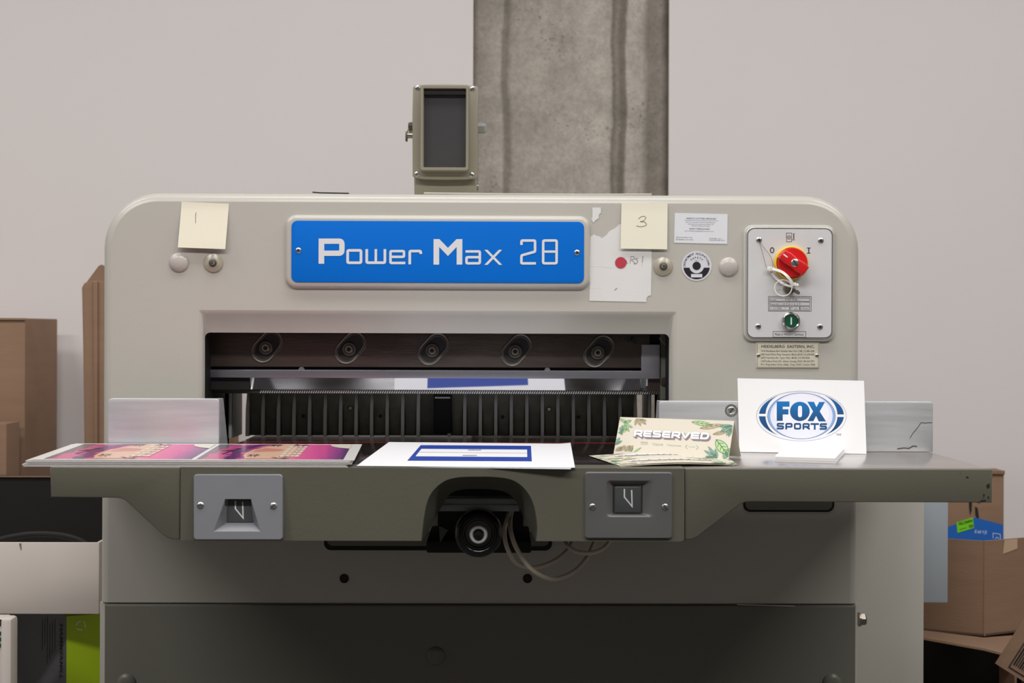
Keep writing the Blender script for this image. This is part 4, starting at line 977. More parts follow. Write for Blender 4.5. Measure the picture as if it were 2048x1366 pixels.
def shwarp(amp_l, amp_m):
    w0 = PW; xl_, xr_ = w0[0].x, w0[1].x; ye = xl
    def fn(co):
        u = (co.x-xl_)/(xr_-xl_); v = (co.y-w0[0].y)/(w0[3].y-w0[0].y)
        z = co.z+amp_m*math.sin(u*PI*2.2+0.6)*(1-v)*0.5
        return Vector((co.x, co.y, z+amp_l*(1-v)*max(0, 0.10-u)*10))
    return (fn, [((xl_+(xr_-xl_)*k/16, 0, 0), (1, 0, 0)) for k in range(1, 16)]+[((0, w0[0].y+(w0[3].y-w0[0].y)*k/3, 0), (0, 1, 0)) for k in range(1, 3)])
top_sheet = mb.build('poster_sheet', None, origin=True, warp=shwarp(0.0, 0.0001))
tag(top_sheet, 'topmost sheet of the left stack with two pink sunset posters', 'printed sheet', 'poster sheets stacked at the left of the table')
z0 = top_sheet.location.z; N_S = 22
base = top_sheet.location.copy()
for i in range(N_S-1):
    c_ = top_sheet.copy(); SC.collection.objects.link(c_)
    c_.location = (base.x-0.005+random.uniform(-0.002, 0.002)-(0.004 if i < 10 else 0), base.y-0.001+random.uniform(-0.0012, 0.0012), ZT+0.0006+i*(base.z-ZT-0.0010)/(N_S-1))
    tag(c_, 'pink poster sheet in the left stack below its topmost sheet', 'printed sheet', 'poster sheets stacked at the left of the table')
# middle sheets with a blue frame
def mid_sheet(quad, dz, printed):
    f = TB(dz); mb = MB(); mb.prism(f, quad, -0.0003, 0.0, 'print', col=(236, 236, 238))
    if printed:
        z = lambda p: tz(p, 790, 880, 5.535); bl = (36, 66, 158)
        o = z([(285, 57), (1505, 65), (1515, 237), (135, 230)]); i_ = z([(292, 98), (1462, 106), (1464, 189), (226, 181)])
        for q in range(4): mb.ngon(f, [o[q], o[(q+1) % 4], i_[(q+1) % 4], i_[q]], 'print', 0.00012, bl)
        mb.stroke(f, z([(268, 135), (1463, 146)]), 0.35, 'print', 0.00012, col=(60, 60, 70))
        for (xa, xb, y) in ((810, 955, 113), (750, 905, 173)):
            xx = xa
            while xx < xb:
                ww = 10+((xx*7) % 9); mb.ngon(f, z([(xx, y-5), (min(xb, xx+ww), y-5), (min(xb, xx+ww), y+3), (xx, y+3)]), 'print', 0.00014, (40, 40, 60)); xx += ww+5
    p0 = f.pt(*quad[0])
    def fn(co):
        t = max(0, (co.x-f.pt(1120, 905).x)); return Vector((co.x, co.y, co.z+min(0.004, t*t*3)))
    return mb.build('printed_sheet', None, origin=True, warp=(fn, [((f.pt(q, 905).x, 0, 0), (1, 0, 0)) for q in range(1080, 1145, 6)]))
grp = 'sheets lying in the middle of the table'
tag(mid_sheet([(713, 931.5), (1150, 935.3), (1141, 887.5), (778, 884.0)], 0.0022, True), 'large white sheet printed with a blue rectangle frame, mid-table', 'printed sheet', grp)
tag(mid_sheet([(715, 932.3), (1142, 938.0), (1138, 889.0), (784, 885.2)], 0.0012, False), 'white sheet under the blue-framed sheet, poking out at its front right', 'printed sheet', grp)

# logo card leaning on the right guide
b0, b1 = T(1478.5, 904.5), T(1733, 908.5)
topz = H-(758-HZ)/FPX*2.175
tm = W(1601, 759.5, 2.176)
bm_ = (b0+b1)/2
nn = (b1-b0).cross(tm-bm_).normalized()
if nn.y > 0: nn = -nn
FC = PP(b0+Vector((0, 0, 0.0003)), nn)
mb = MB(); mb.prism(FC, [(1475, 756.5), (1728, 761.5), (1733, 907.8), (1478.5, 903.8)], -0.0005, 0.0, 'print', col=(240, 240, 241))
zf = ZF(FC, 1470, 750, 7.189); hf = 0.0002
NAVY, BLU, LT, PALE = (22, 74, 122), (10, 104, 172), (140, 172, 216), (226, 228, 242)
ell = lambda cx, cy, rx, ry, n=72: circ(cx, cy, rx, n, ry)
mb.stroke(zf, ell(955, 590, 645, 358), 7, 'print', hf, col=(178, 180, 208), closed=True)
# arcs (four blades)
def blade(sx, sy, c1, c2):
    cx, cy = (955, 578) if True else 0
    o = [(math.cos(math.radians(a))*610*sx+cx, -math.sin(math.radians(a))*335*sy+cy+(6 if sy < 0 else 0)) for a in range(2, 63, 4)]
    i_ = [(math.cos(math.radians(a))*518*sx+cx, -math.sin(math.radians(a))*345*sy+cy+(6 if sy < 0 else 0)) for a in range(58, -1, -4)]
    n_ = min(len(o), len(i_)); i_ = i_[::-1][:n_]; o = o[:n_]
    for q in range(n_-1):
        t = q/(n_-1); cc = tuple(c1[j]*(1-t)+c2[j]*t for j in range(3))
        w1 = 1-max(0, t)**2; 
        P_ = lambda k: (o[k][0], o[k][1]); 
        def mixp(k):
            tt = (k/(n_-1))**2.2; return (i_[k][0]*(1-tt)+o[k][0]*tt, i_[k][1]*(1-tt)+o[k][1]*tt)
        mb.ngon(zf, [o[q], o[q+1], mixp(q+1), mixp(q)], 'print', hf, cc)
for sx in (-1, 1): blade(sx, 1, (20, 78, 134), (14, 104, 178)); blade(sx, -1, (20, 78, 134), (20, 66, 112))
for (y0, y1) in ((558, 592),): mb.ngon(zf, [(330, y0), (1580, y0+12), (1580, y1+12), (330, y1)], 'print', hf*1.15, (240, 240, 241))
mb.ngon(zf, ell(955, 588, 490, 338), 'print', hf*1.3, (240, 240, 241))
mb.ngon(zf, ell(955, 588, 486, 330), 'print', hf*1.45, LT)
mb.ngon(zf, ell(955, 588, 448, 329), 'print', hf*1.6, PALE)
mb.ngon(zf, ell(955, 540, 400, 262), 'print', hf*1.75, (236, 236, 245))
mb.stroke(zf, ell(955, 588, 486, 330), 6, 'print', hf*1.8, col=(86, 104, 170), closed=True)
hl = hf*2.0
def gpoly(pts, y0, y1, c0, c1):               # printed gradient from y0 to y1
    cols = [tuple(c0[j]+(c1[j]-c0[j])*min(1, max(0, (p[1]-y0)/(y1-y0))) for j in range(3)) for p in pts]
    mb.add([zf.pt(a, b, hl) for a, b in pts], [list(range(len(pts)))], 'print', cols=cols)
TOPC, BOTC = (10, 116, 190), (26, 74, 122)
gpoly([(600, 380), (783, 380), (783, 456), (686, 456), (600, 456)], 380, 660, TOPC, BOTC)
gpoly([(600, 456), (686, 456), (686, 484), (686, 570), (686, 660), (600, 660)], 380, 660, TOPC, BOTC)
gpoly([(686, 492), (768, 492), (768, 568), (686, 568)], 380, 660, TOPC, BOTC)
no = 48; oo = circ(932, 524, 142, no, 139); ii = []
for q in range(no):
    a = 2*PI*q/no; x_ = 30*math.cos(a); y_ = 82*math.sin(a)
    e_ = 4; r_ = (abs(math.cos(a)/30)**e_+abs(math.sin(a)/82)**e_)**(-1/e_); ii.append((934+r_*math.cos(a), 524+r_*math.sin(a)))
for q in range(no): gpoly([oo[q], oo[(q+1) % no], ii[(q+1) % no], ii[q]], 380, 665, TOPC, BOTC)
gpoly([(1040, 384), (1135, 386), (1172, 462), (1210, 388), (1294, 388), (1218, 524), (1308, 668), (1204, 668), (1166, 588), (1126, 664), (1042, 664), (1122, 524)], 380, 665, TOPC, BOTC)
# block lettering
BLK = {'S': [[(1, 0.0), (1, 0.0), (0, 0), (0, 0.5), (1, 0.5), (1, 1), (0, 1)]], 'P': [[(0, 1), (0, 0), (1, 0), (1, 0.62), (0, 0.62)]], 'O': [[(0.4, 0), (1, 0), (1, 1), (0, 1), (0, 0), (0.6, 0)]],
       'R': [[(0, 1), (0, 0), (1, 0), (1, 0.6), (0, 0.6)], [(0.5, 0.6), (1.02, 1)]], 'T': [[(-0.1, 0), (1.1, 0)], [(0.5, 0), (0.5, 1)]],
       'E': [[(1, 0), (0, 0), (0, 1), (1, 1)], [(0, 0.5), (0.92, 0.5)]], 'V': [[(-0.04, -0.08), (0.47, 1)], [(1.04, -0.08), (0.53, 1)], [(0.4, 0.98), (0.6, 0.98)]], 'D': [[(0, 0), (0.8, 0), (1, 0.3), (1, 0.7), (0.8, 1), (0, 1)], [(0, 0), (0, 1)]]}
def blk(mb, fr, s_, x, y, w, h_, gap, sw, m, hh, col, r=0.0, dx=0, dy=0, slope=0.0, shear=0.0):
    for ch in s_:
        for P_ in BLK[ch]:
            pts = []
            for a, b in P_:
                ex = -sw/2 if False else 0
                px_ = x+sw/2+a*(w-sw); py_ = y+sw/2+b*(h_-sw)
                pts.append((px_+(y+h_-py_)*shear+dx, py_+(px_-x)*0+dy))
            # extend free ends by half the stroke
            def ext(p, q):
                v = Vector(p)-Vector(q); v = v.normalized() if v.length > 1e-6 else v; return tuple(Vector(p)+v*sw/2)
            pts = [p for i, p in enumerate(pts) if i == 0 or (Vector(p)-Vector(pts[i-1])).length > 1e-6]
            if ch not in 'V': pts[0] = ext(pts[0], pts[1]); pts[-1] = ext(pts[-1], pts[-2])
            pts = [(a, b+(a)*0) for a, b in pts]
            mb.stroke(fr, [(a, b) for a, b in pts], sw, m, hh, col=col, r=r)
        x += w+gap; 
    return x
xx = 600
class SL(ZF):
    def pt(s, a, b, h=0.0): return ZF.pt(s, a, b+(a-600)*0.008, h)
zs = SL(FC, 1470, 750, 7.189)
blk(mb, zs, 'SPORTS', 600, 688, 104, 94, 19.5, 25, 'print', hl, NAVY, r=14)
mb.text(zs, 'TM', 1487, 866, 30, 'print', w=72, h=hl, col=(110, 112, 130))
tag(mb.build('logo_card', None, origin=True), 'large white card with a blue oval sports logo leaning on the steel guide', 'card')

# short stack of blank cards
SZ = 0.0078
fS = TB(SZ); q = [(1549.5, 913), (1670.5, 916.5), (1689.5, 895.5), (1569, 893.5)]
mb = MB(); mb.prism(fS, q, -0.00034, 0.0, 'print', col=(238, 238, 238))
cardT = mb.build('blank_card', None, origin=True); gp = 'blank cards stacked in front of the logo card'
tag(cardT, 'blank white card on top of the short stack before the logo card', 'card', gp)
nC = 20
for i in range(nC-1):
    c_ = cardT.copy(); SC.collection.objects.link(c_)
    c_.location = (cardT.location.x+random.uniform(-0.0004, 0.0004)+(0.0008 if i < 9 else 0), cardT.location.y+random.uniform(-0.0004, 0.0004)+(0.0006 if i < 9 else 0), ZT+0.0002+i*(cardT.location.z-ZT-0.0002)/(nC-1))
    tag(c_, 'blank white card in the short stack below its top card', 'card', gp)

# reserved cards
def leaf(mb, fr, x, y, L_, w_, ang, col, dark, h, m='print', veins=3):
    c_, s_ = math.cos(ang), math.sin(ang)
    def P_(a, b): return (x+a*c_-b*s_, y+a*s_+b*c_)
    prof = [(0, 0), (0.15, 0.6), (0.35, 0.95), (0.55, 1.0), (0.8, 0.6), (1, 0)]
    up_ = [P_(L_*t, w_/2*v) for t, v in prof]; dn = [P_(L_*t, -w_/2*v) for t, v in prof[::-1]][1:-1]
    mb.ngon(fr, up_+dn, m, h, col); mb.stroke(fr, up_+dn, min(w_, L_)*0.07, m, h+0.00005, col=dark, closed=True)
    mb.stroke(fr, [P_(0, 0), P_(L_*0.92, 0)], min(w_, L_)*0.09, m, h+0.00006, col=dark)
    for k in range(1, veins+1):
        t = k/(veins+1); 
        for sg in (-1, 1): mb.stroke(fr, [P_(L_*t*0.85, 0), P_(L_*(t*0.85+0.16), sg*w_*0.36)], min(w_, L_)*0.06, m, h+0.00006, col=dark)
def reserved_art(mb, fr, h=0.0002):
    # fr takes zoomed coordinates of the upright card
    G1, G2, G3, TN, DK, TD = (184, 216, 150), (140, 178, 140), (150, 184, 172), (200, 186, 150), (96, 132, 108), (128, 118, 96)
    for (x, y, a, L_, w_, c_, d_) in ((560, 250, 2.6, 120, 46, G1, DK), (560, 160, 3.6, 110, 46, G1, DK), (520, 200, 0.9, 110, 42, G1, DK), (520, 190, 0.3, 120, 44, G1, DK), (520, 170, -0.4, 110, 44, G1, DK), (500, 200, 1.5, 90, 40, G2, DK),
                                      (700, 100, 1.2, 110, 44, TN, TD), (720, 100, 0.7, 120, 40, TN, TD), (690, 100, 1.8, 100, 36, TN, TD), (740, 110, 0.2, 80, 30, TN, TD),
                                      (470, 230, 1.4, 110, 40, G3, DK), (440, 300, 0.5, 70, 22, G3, DK),
                                      (400, 470, -1.0, 110, 46, G3, DK), (400, 480, -0.6, 110, 26, G2, DK),
                                      (400, 560, -0.5, 100, 50, TN, TD), (450, 560, -0.75, 110, 50, TN, TD), (520, 560, -0.8, 110, 50, TN, TD), (570, 560, -0.9, 100, 46, TN, TD), (640, 570, -0.6, 120, 24, G1, DK), (600, 570, -1.1, 70, 20, G3, DK),
                                      (1390, 120, 0.12, 260, 60, G1, DK), (1490, 205, -0.22, 300, 60, TN, TD), (1650, 280, -0.25, 190, 46, TN, TD), (1890, 150, 2.6, 170, 60, G3, DK), (1890, 160, 2.1, 150, 46, G3, DK), (1890, 150, 3.0, 160, 46, G3, DK), (1880, 190, 1.9, 120, 40, G2, DK),
                                      (1690, 350, 0.95, 250, 130, G1, DK), (1860, 460, 1.9, 130, 70, G1, DK),
                                      (1700, 600, -2.2, 190, 46, G3, DK), (1700, 600, -2.6, 190, 46, G3, DK), (1700, 600, 3.1, 170, 40, G3, DK), (1700, 600, -1.75, 130, 42, G3, DK), (1700, 610, 3.35, 150, 36, G2, DK), (1780, 610, -1.2, 110, 60, G3, DK)):
        leaf(mb, fr, x, y, L_, w_, a, c_, d_, h)
    GR = (134, 122, 128)
    for k in range(5):
        blk(mb, fr, 'RESERVED', 638+k*3.5, 262+k*5, 114, 96, 7, 34, 'print', h+0.0001, GR, r=18, shear=0.2)
    # outline then face
    blk(mb, fr, 'RESERVED', 641, 262, 108, 92, 13, 25, 'print', h+0.00035, (250, 250, 252), r=14, shear=0.2)
    gc = (160, 176, 158)
    mb.text(fr, 'FOX', 782, 442, 22, 'print', w=92, h=h, col=gc, bold=0.03); mb.text(fr, 'SPORTS', 782, 462, 12, 'print', w=92, h=h, col=gc)
    mb.text(fr, 'TIDELINE', 950, 466, 30, 'print', w=140, h=h, col=gc); mb.text(fr, 'Tomorrow', 1162, 466, 26, 'print', w=180, h=h, col=gc, bold=0.01)
    mb.stroke(fr, [tuple(p) for p in bez([(1330, 440), (1306, 465), (1330, 492)], 4)], 7, 'print', h, col=gc); mb.stroke(fr, [tuple(p) for p in bez([(1440, 440), (1464, 465), (1440, 492)], 4)], 7, 'print', h, col=gc); mb.text(fr, 'studio', 1385, 468, 14, 'print', w=80, h=h, col=gc)
A0, B0 = T(1227, 908, 0.0022), T(1457, 919, 0.0022)
dirx = (B0-A0).normalized(); bkd = Vector((-dirx.y, dirx.x, 0)).normalized()
hr = 0.0535; tw = 0.024
nrm = dirx.cross(bkd*tw+Vector((0, 0, hr))).normalized()
if nrm.y > 0: nrm = -nrm
FRs = PP(A0, nrm)
A1, B1 = A0+bkd*tw+Vector((0, 0, hr)), B0+bkd*tw+Vector((0, 0, hr))
class RC:                                        # art coordinates -> card by bilinear fit of its four corners
    def __init__(s, bl, br, tr, tl): s.c = (bl, br, tr, tl); s.n = (br-bl).cross(tl-bl).normalized()
    def pt(s, a, b, h=0.0):
        # art rectangle: 365..1910 wide, 85..600 high; sheared in the picture, square on the card
        v = (610-b)/(610-88)
        u = (a-(368+105*v))/(1470-30*v) if True else 0
        u = min(1, max(0, u)); v = min(1, max(0, v)); bl, br, tr, tl = s.c
        return bl*(1-u)*(1-v)+br*u*(1-v)+tr*u*v+tl*(1-u)*v+s.n*h
def tent(bl, br, tr, tl, art=True):
    mb = MB(); n_ = (br-bl).cross(tl-bl).normalized(); t_ = 0.0004
    bb, cc = bl+bkd*0.055, br+bkd*0.055; bb.z = cc.z = bl.z
    mb.loops([[bl, br, tr, tl], [bl-n_*t_, br-n_*t_, tr-n_*t_, tl-n_*t_]], 'print', True, True, col=(219, 211, 195))
    n2 = (tr-tl).cross(bb-tl).normalized()
    mb.loops([[tl, tr, cc, bb], [tl+n2*t_, tr+n2*t_, cc+n2*t_, bb+n2*t_]], 'print', True, True, col=(210, 203, 188))
    if art: reserved_art(mb, RC(bl, br, tr, tl))
    return mb.build('table_tent', None, origin=True)
tag(tent(A0, B0, B1, A1), 'folded cream reserved card with leaf drawings standing upright', 'place card')
def flat_card(dz, quad, sag, label):
    f = TB(dz); P_ = [f.pt(*p) for p in quad]; mb = MB(); n_ = Vector((0, 0, 1)); t_ = 0.0003
    mb.loops([[p-n_*t_ for p in P_], P_], 'print', True, True, col=(214, 206, 188))
    bl, br, tr, tl = P_
    mid_l, mid_r = (bl+tl)/2, (br+tr)/2
    reserved_art(mb, RC(bl, br, mid_r, mid_l), 0.00015); reserved_art(mb, RC(mid_l, mid_r, tr, tl), 0.00015)
    d_ = (br-bl); L_ = d_.length; d_.normalize(); c_, s_ = bl.copy(), 0
    def fn(co):
        u = (co-bl).dot(d_)/L_; return Vector((co.x, co.y, co.z+sag*math.sin(PI*min(1, max(0, u)))))
    return tag(mb.build('place_card', None, origin=True, warp=(fn, [(tuple(bl+d_*L_*k/10), tuple(d_)) for k in range(1, 10)])), label, 'place card', 'unfolded reserved cards')
flat_card(0.0022, [(1239, 931), (1474, 928.5), (1446, 907.5), (1178, 911)], 0.0035, 'upper unfolded leafy reserved card lying under the standing one')
flat_card(0.0012, [(1241, 933), (1470, 930.5), (1444, 909), (1183, 913)], 0.0030, 'lower unfolded leafy reserved card at the front edge')

# ------------------------------------------------------------------ boxes around the machine
def carton(name, px0, py0, px1, py1, Y, depth, label, m='cardboard', cat='cardboard box', zb=None, extra=None, rz=0.0, open_=False, mtop=None, r=0.002, tilt=0.0):
    fr = VF(Y, (px0+px1)/2, (py0+py1)/2); a = fr.pt(px0, py1); b = fr.pt(px1, py0)
    z0_ = a.z if zb is None else zb
    e = thing(name, ((a.x+b.x)/2, Y+depth/2, z0_), label, cat)
    mb = MB()
    if open_:
        t = 0.004
        mb.box((a.x, Y, z0_), (b.x, Y+t, b.z), m, r=0.0008); mb.box((a.x, Y+depth-t, z0_), (b.x, Y+depth, b.z), m, r=0.0008)
        mb.box((a.x, Y+t, z0_), (a.x+t, Y+depth-t, b.z), m); mb.box((b.x-t, Y+t, z0_), (b.x, Y+depth-t, b.z), m); mb.box((a.x, Y, z0_), (b.x, Y+depth, z0_+t), m)
    else: mb.box((a.x, Y, z0_), (b.x, Y+depth, b.z), m, r=r)
    if extra: extra(mb, fr, a, b)
    mb.build('box_body', e); return e, fr, a, b
# left side: floor-standing pile
LB = 'left'
e, fr, a, b = carton('storage_box', -230, 636, 50, 952, 3.02, 0.22, 'tall brown cardboard box at the far left by the wall', zb=0.0)
mb = MB(); f_ = VF(3.018, 0, 700); mb.prism(f_, [(-230, 636), (52, 636), (52, 640), (-230, 640)], 0, 0.002, 'cardboard'); mb.build('top_flap', e)
e, fr, a, b = carton('storage_box', -230, 847, 13, 955, 2.92, 0.08, 'small brown box in front of the tall left box', zb=0.0)
# slim leaning cardboard
e = thing('cardboard_sleeve', (Lx(185, 2.95), 2.97, 0.02), 'slim tall folded cardboard standing behind the left side of the machine', 'cardboard')
mb = MB(); f_ = VF(2.95, 190, 700)
mb.prism(f_, [(163, 575), (168, 566), (188, 561), (230, 564), (230, 1711), (182, 1711), (166, 700)], -0.05, 0, 'cardboard', r=0.002, rp=2)
mb.prism(f_, [(187, 563), (196, 563), (199, 1200), (193, 1200)], 0.0, 0.006, 'cardboard', r=0.002, rp=2); mb.build('sleeve_body', e)
mb = MB(); mb.prism(VF(2.97, 190, 550), [(172, 566), (197, 532), (203, 529), (225, 540), (225, 566)], -0.004, 0, 'cardboard'); mb.build('flap', e)
# inside of an open carton, its shade painted as a near-black panel; black hoop
Yd = 2.87; e, fr, a, b = carton('shaded_panel', -230, 953, 205, 1230, Yd, 0.03, 'upright cardboard panel coloured as the shaded inside behind the white carton', m='cardboard_shaded', zb=0.0)
mb = MB(); mb.prism(VF(Yd-0.001, 30, 955), [(-230, 951.5), (100, 951.5), (200, 952), (200, 954), (-230, 953.8)], 0, 0.003, 'cardboard'); mb.build('box_edge', e)
mb = MB(); P = bez([W(x, y, 2.58) for x, y in ((-60, 1110), (-10, 1083), (40, 1071), (85, 1068), (130, 1072), (165, 1084), (195, 1108))], 8); mb.tube(P, 0.0052, 'black_matte', 10)
tag(mb.build('hose', None, origin=True), 'black curved hose end showing above the white carton', 'hose')
# white carton
Yw = 2.46
e = thing('white_carton', (Lx(40, Yw), Yw+0.15, Lz(1230, Yw, 40)), 'wide white carton beside the lower left of the machine', 'box')
mb = MB(); f_ = VF(Yw, 90, 1150)
fx = lambda x: f_.pt(x, 1100).x; fz = lambda y: f_.pt(0, y).z
def fourwalls(x0, x1, y0, y1, z0a, z1a, t, m):
    mb.box((x0, y0, z0a), (x1, y0+t, z1a), m, r=0.001); mb.box((x0, y1-t, z0a), (x1, y1, z1a-0.09), m, r=0.001); mb.box((x0, y0+t, z0a), (x0+t, y1-t, z1a), m); mb.box((x1-t, y0+t, z0a), (x1, y1-t, z1a), m); mb.box((x0+t, y0+t, z0a+0.0005), (x1-t, y1-t, z0a+t), m)
fourwalls(fx(-200), fx(198), Yw, Yw+0.30, fz(1228), fz(1085), 0.005, 'carton_white')
mb.prism(VF(Yw-0.0002, 40, 1090), [(38, 1087), (42.5, 1086.5), (43, 1100), (41.5, 1100)], 0, 0.0003, 'cardboard'); mb.build('box_body', e)
# green and grey paper carton below, turned by its corner
def turned(name, label, cat, corner, z0_, z1_, dl, dr, ll, lr, mL, mR, top=None, deco=None, part='box_body', opened=False):
    c0_ = Vector((corner[0], corner[1], z0_)); dl, dr = Vector(dl).normalized(), Vector(dr).normalized()
    e = thing(name, (c0_+dl*ll/2+dr*lr/2), label, cat); mb = MB()
    p = [c0_, c0_+dr*lr, c0_+dr*lr+dl*ll, c0_+dl*ll]; q = [v+Vector((0, 0, z1_-z0_)) for v in p]
    if opened:
        k = Vector((0, 0, -0.07)); n1 = dr.cross(Vector((0, 0, 1))); n2 = Vector((0, 0, 1)).cross(dl); t = 0.004
        def wall(a, b, h, n, m_): mb.loops([[a, b, b+h, a+h], [a-n*t, b-n*t, b+h-n*t, a+h-n*t]], m_, True, True)
        hh = Vector((0, 0, z1_-z0_)); wall(p[0], p[1], hh, n1, mR); wall(p[3], p[0], hh, n2, mL)
        wall(p[1], p[2], hh+k, -n2, mL); wall(p[2], p[3], hh+k, -n1, mL)
        mb.loops([p, [v+Vector((0, 0, 0.004)) for v in p]], mL, True, True)
        if deco: deco(mb, LF(c0_, -dl, (0, 0, 1)), LF(c0_, dr, (0, 0, 1)), z1_-z0_)
        mb.build(part, e); return e
    mb.add(p+q, [[0, 1, 5, 4]], mR); mb.add(p+q, [[3, 0, 4, 7]], mL); mb.add(p+q, [[1, 2, 6, 5], [2, 3, 7, 6]], mL); mb.add(p+q, [[4, 5, 6, 7]], top or mR); mb.add(p+q, [[0, 3, 2, 1]], mR)
    if deco: deco(mb, LF(c0_-dl*0, -dl, (0, 0, 1)), LF(c0_, dr, (0, 0, 1)), z1_-z0_)
    mb.build(part, e); return e
cg = W(133, 1290, 2.52); zt_g = Lz(1228, 2.52, 130)
def gdeco(mb, fl, fr_, hh):
    class Rt:                                     # text turned to read downwards on the grey side
        n = fl.n
        @staticmethod
        def pt(a, b, h=0.0): return fl.pt(b, -a, h)
    mb.text(Rt, 'HAMMERMILL', -hh+0.035, -0.075, 0.018, 'slot_dark', w=0.115, h=0.0006, align='L', bold=0.02, up=1) if False else None
    class R2_:
        n = fl.n
        @staticmethod
        def pt(a, b, h=0.0): return fl.pt(-0.030+b, hh-a, h)
    mb.text(R2_, 'HAMMERMILL', 0.018, 0.0, 0.013, 'slot_dark', w=0.098, h=0.0006, align='L', bold=0.02, up=1)
    for k in range(6): mb.stroke(R2_, [(0.015+0.005*(k % 3), -0.024-0.012*k), (0.07+0.01*(k % 4), -0.024-0.012*k)], 0.0018, 'slot_dark', 0.0006)
    # recycling mark
    t = 0.0085; cx_, cy_ = 0.024, hh-0.018
    for k in range(3):
        a0 = math.radians(90+120*k); a1 = math.radians(90+120*(k+1)-35)
        mb.stroke(fr_, [(cx_+t*math.cos(a0), cy_+t*math.sin(a0)), (cx_+t*math.cos((a0+a1)/2)*0.9, cy_+t*math.sin((a0+a1)/2)*0.9), (cx_+t*math.cos(a1), cy_+t*math.sin(a1))], 0.0024, 'white_mark', 0.0006)
turned('paper_carton', 'lime green and grey paper carton under the white carton', 'box', cg, 0.0, zt_g-0.004, (-0.62, 0.78, 0), (0.93, 0.36, 0), 0.30, 0.25, 'carton_grey', 'lime', deco=gdeco)
# white standing piece at the lower left corner
mb = MB(); f_ = VF(2.38, 15, 1300); e = thing('white_box', (Lx(0, 2.38), 2.42, 0.02), 'narrow white box with green print at the bottom left corner', 'box')
mb.box((f_.pt(-160, 0).x, 2.38, 0.02), (f_.pt(6, 0).x, 2.42, f_.pt(0, 1238).z), 'carton_white', r=0.003)
mb.box((f_.pt(6, 0).x, 2.365, 0.02), (f_.pt(29, 0).x, 2.40, f_.pt(0, 1234).z), 'carton_white', r=0.006)
for y in (1263, 1275, 1287): mb.prism(VF(2.379, 0, y), [(-20, y), (4.5, y), (4.5, y+7), (-20, y+7)], 0, 0.0008, 'green_button')
mb.ngon(VF(2.3785, 0, 1240), [(-160, 1246), (3, 1239), (3, 1252), (-160, 1256)], 'slot_dark', 0.0); mb.build('box_body', e)
# cardboard seen through the opening behind the comb
e, fr, a, b = carton('storage_box', 420, 700, 461, 1100, 3.10, 0.10, 'brown cardboard box behind the machine, seen through its left opening', zb=0.0)

# right side
Yr = 2.98
def smile(mb, fr, a, b):
    f_ = VF(Yr-0.0006, 1950, 1020)
    mb.prism(f_, [(1941, 985), (1944, 1000), (1943, 1022), (1940, 1030), (1938, 1012), (1938, 985)], 0, 0.0006, 'slot_dark'); mb.prism(f_, [(1950, 1013), (1955, 1016), (1958, 1036), (1957, 1046), (1951, 1030)], 0, 0.0006, 'slot_dark')
    mb.prism(f_, [(1944, 985), (1957, 998), (1962, 1003), (1958, 1006), (1948, 1000)], 0, 0.0006, 'slot_dark')
    t_ = [(1850, 1055), (1898, 1053), (1950, 1035), (2006, 1049), (2006, 1085), (1850, 1085)]
    mb.prism(f_, t_, 0.0006, 0.001, 'print', col=(38, 104, 190))
    mb.text(f_, "it's on p", 1961, 1061, 8, 'print', w=24, h=0.0012, col=(226, 232, 240), rot=PI)
    mb.stroke(f_, [(1986, 1076), (1986, 1066), (2000, 1068), (2001, 1078)], 1.0, 'print', 0.0012, col=(226, 232, 240)); mb.stroke(f_, [(1990, 1077), (1994, 1074), (1998, 1077)], 1, 'print', 0.0012, col=(226, 232, 240))
e, fr, a, b = carton('shipping_box', 1866, 941, 2008, 1110, Yr, 0.05, 'brown shipping box with blue tape standing behind the right table end', extra=smile, zb=Lz(1272, 2.74, 1968)+0.0045)
mb = MB(); mb.prism(VF(Yr-0.001, 1990, 942), [(1960, 940), (2009, 941), (2009, 949), (1960, 948)], 0, 0.003, 'cardboard', r=0.001, rp=1); mb.build('box_edge', e)
mb = MB(); f_ = PP((0, Yr-0.0024, 0), (0, -1, 0)); Q = [(1913, 1045), (1946, 1035), (1948, 1056), (1915, 1066)]
mb.prism(f_, Q, -0.0004, 0, 'print', col=(124, 214, 40)); 
mb.text(f_, 'INSPECTED', 1930, 1042, 5.2, 'print', w=29, h=0.0004, col=(40, 70, 20), rot=PI+0.25, bold=0.02)
mb.text(f_, 'FOX', 1941, 1049.5, 5.5, 'print', w=9, h=0.0004, col=(30, 50, 20), rot=PI+0.25, bold=0.03)
mb.stroke(f_, [(1919, 1059), (1933, 1055)], 1.5, 'print', 0.0004, col=(80, 150, 40))
tag(mb.build('label_sticker', None, origin=True), 'bright green inspected sticker upside down on the blue taped box', 'sticker')
# big carton, corner towards us
cb = W(1968, 1175, 2.74)
def bdeco(mb, fl, fr_, hh):
    mb.stroke(fr_, [(0.001, 0.0), (0.001, hh)], 0.004, 'cardboard', 0.0010)
    mb.prism(fr_, [(0.055, hh-0.035), (0.10, hh-0.022), (0.10, hh-0.001), (0.06, hh-0.001)], 0.0, 0.0006, 'carton_white') if False else None
zt_b, zb_b = Lz(1082, 2.74, 1968), Lz(1272, 2.74, 1968)
big = turned('moving_box', 'large plain brown box at the right, corner towards the camera', 'cardboard box', cb, zb_b, zt_b, (-0.906, 0.423, 0), (0.906, 0.423, 0), 0.30, 0.34, 'cardboard', 'cardboard', deco=bdeco, opened=True)
mb = MB(); fx_ = LF(Vector((cb.x, cb.y, zb_b)), Vector((0.906, 0.423, 0)), (0, 0, 1)); hh = zt_b-zb_b
mb.prism(fx_, [(0.048, hh-0.028), (0.085, hh-0.020), (0.085, hh-0.001), (0.052, hh-0.001)], 0.0002, 0.0010, 'print', col=(196, 168, 140)); tag(mb.build('tape_piece', big), 'pale tape piece')
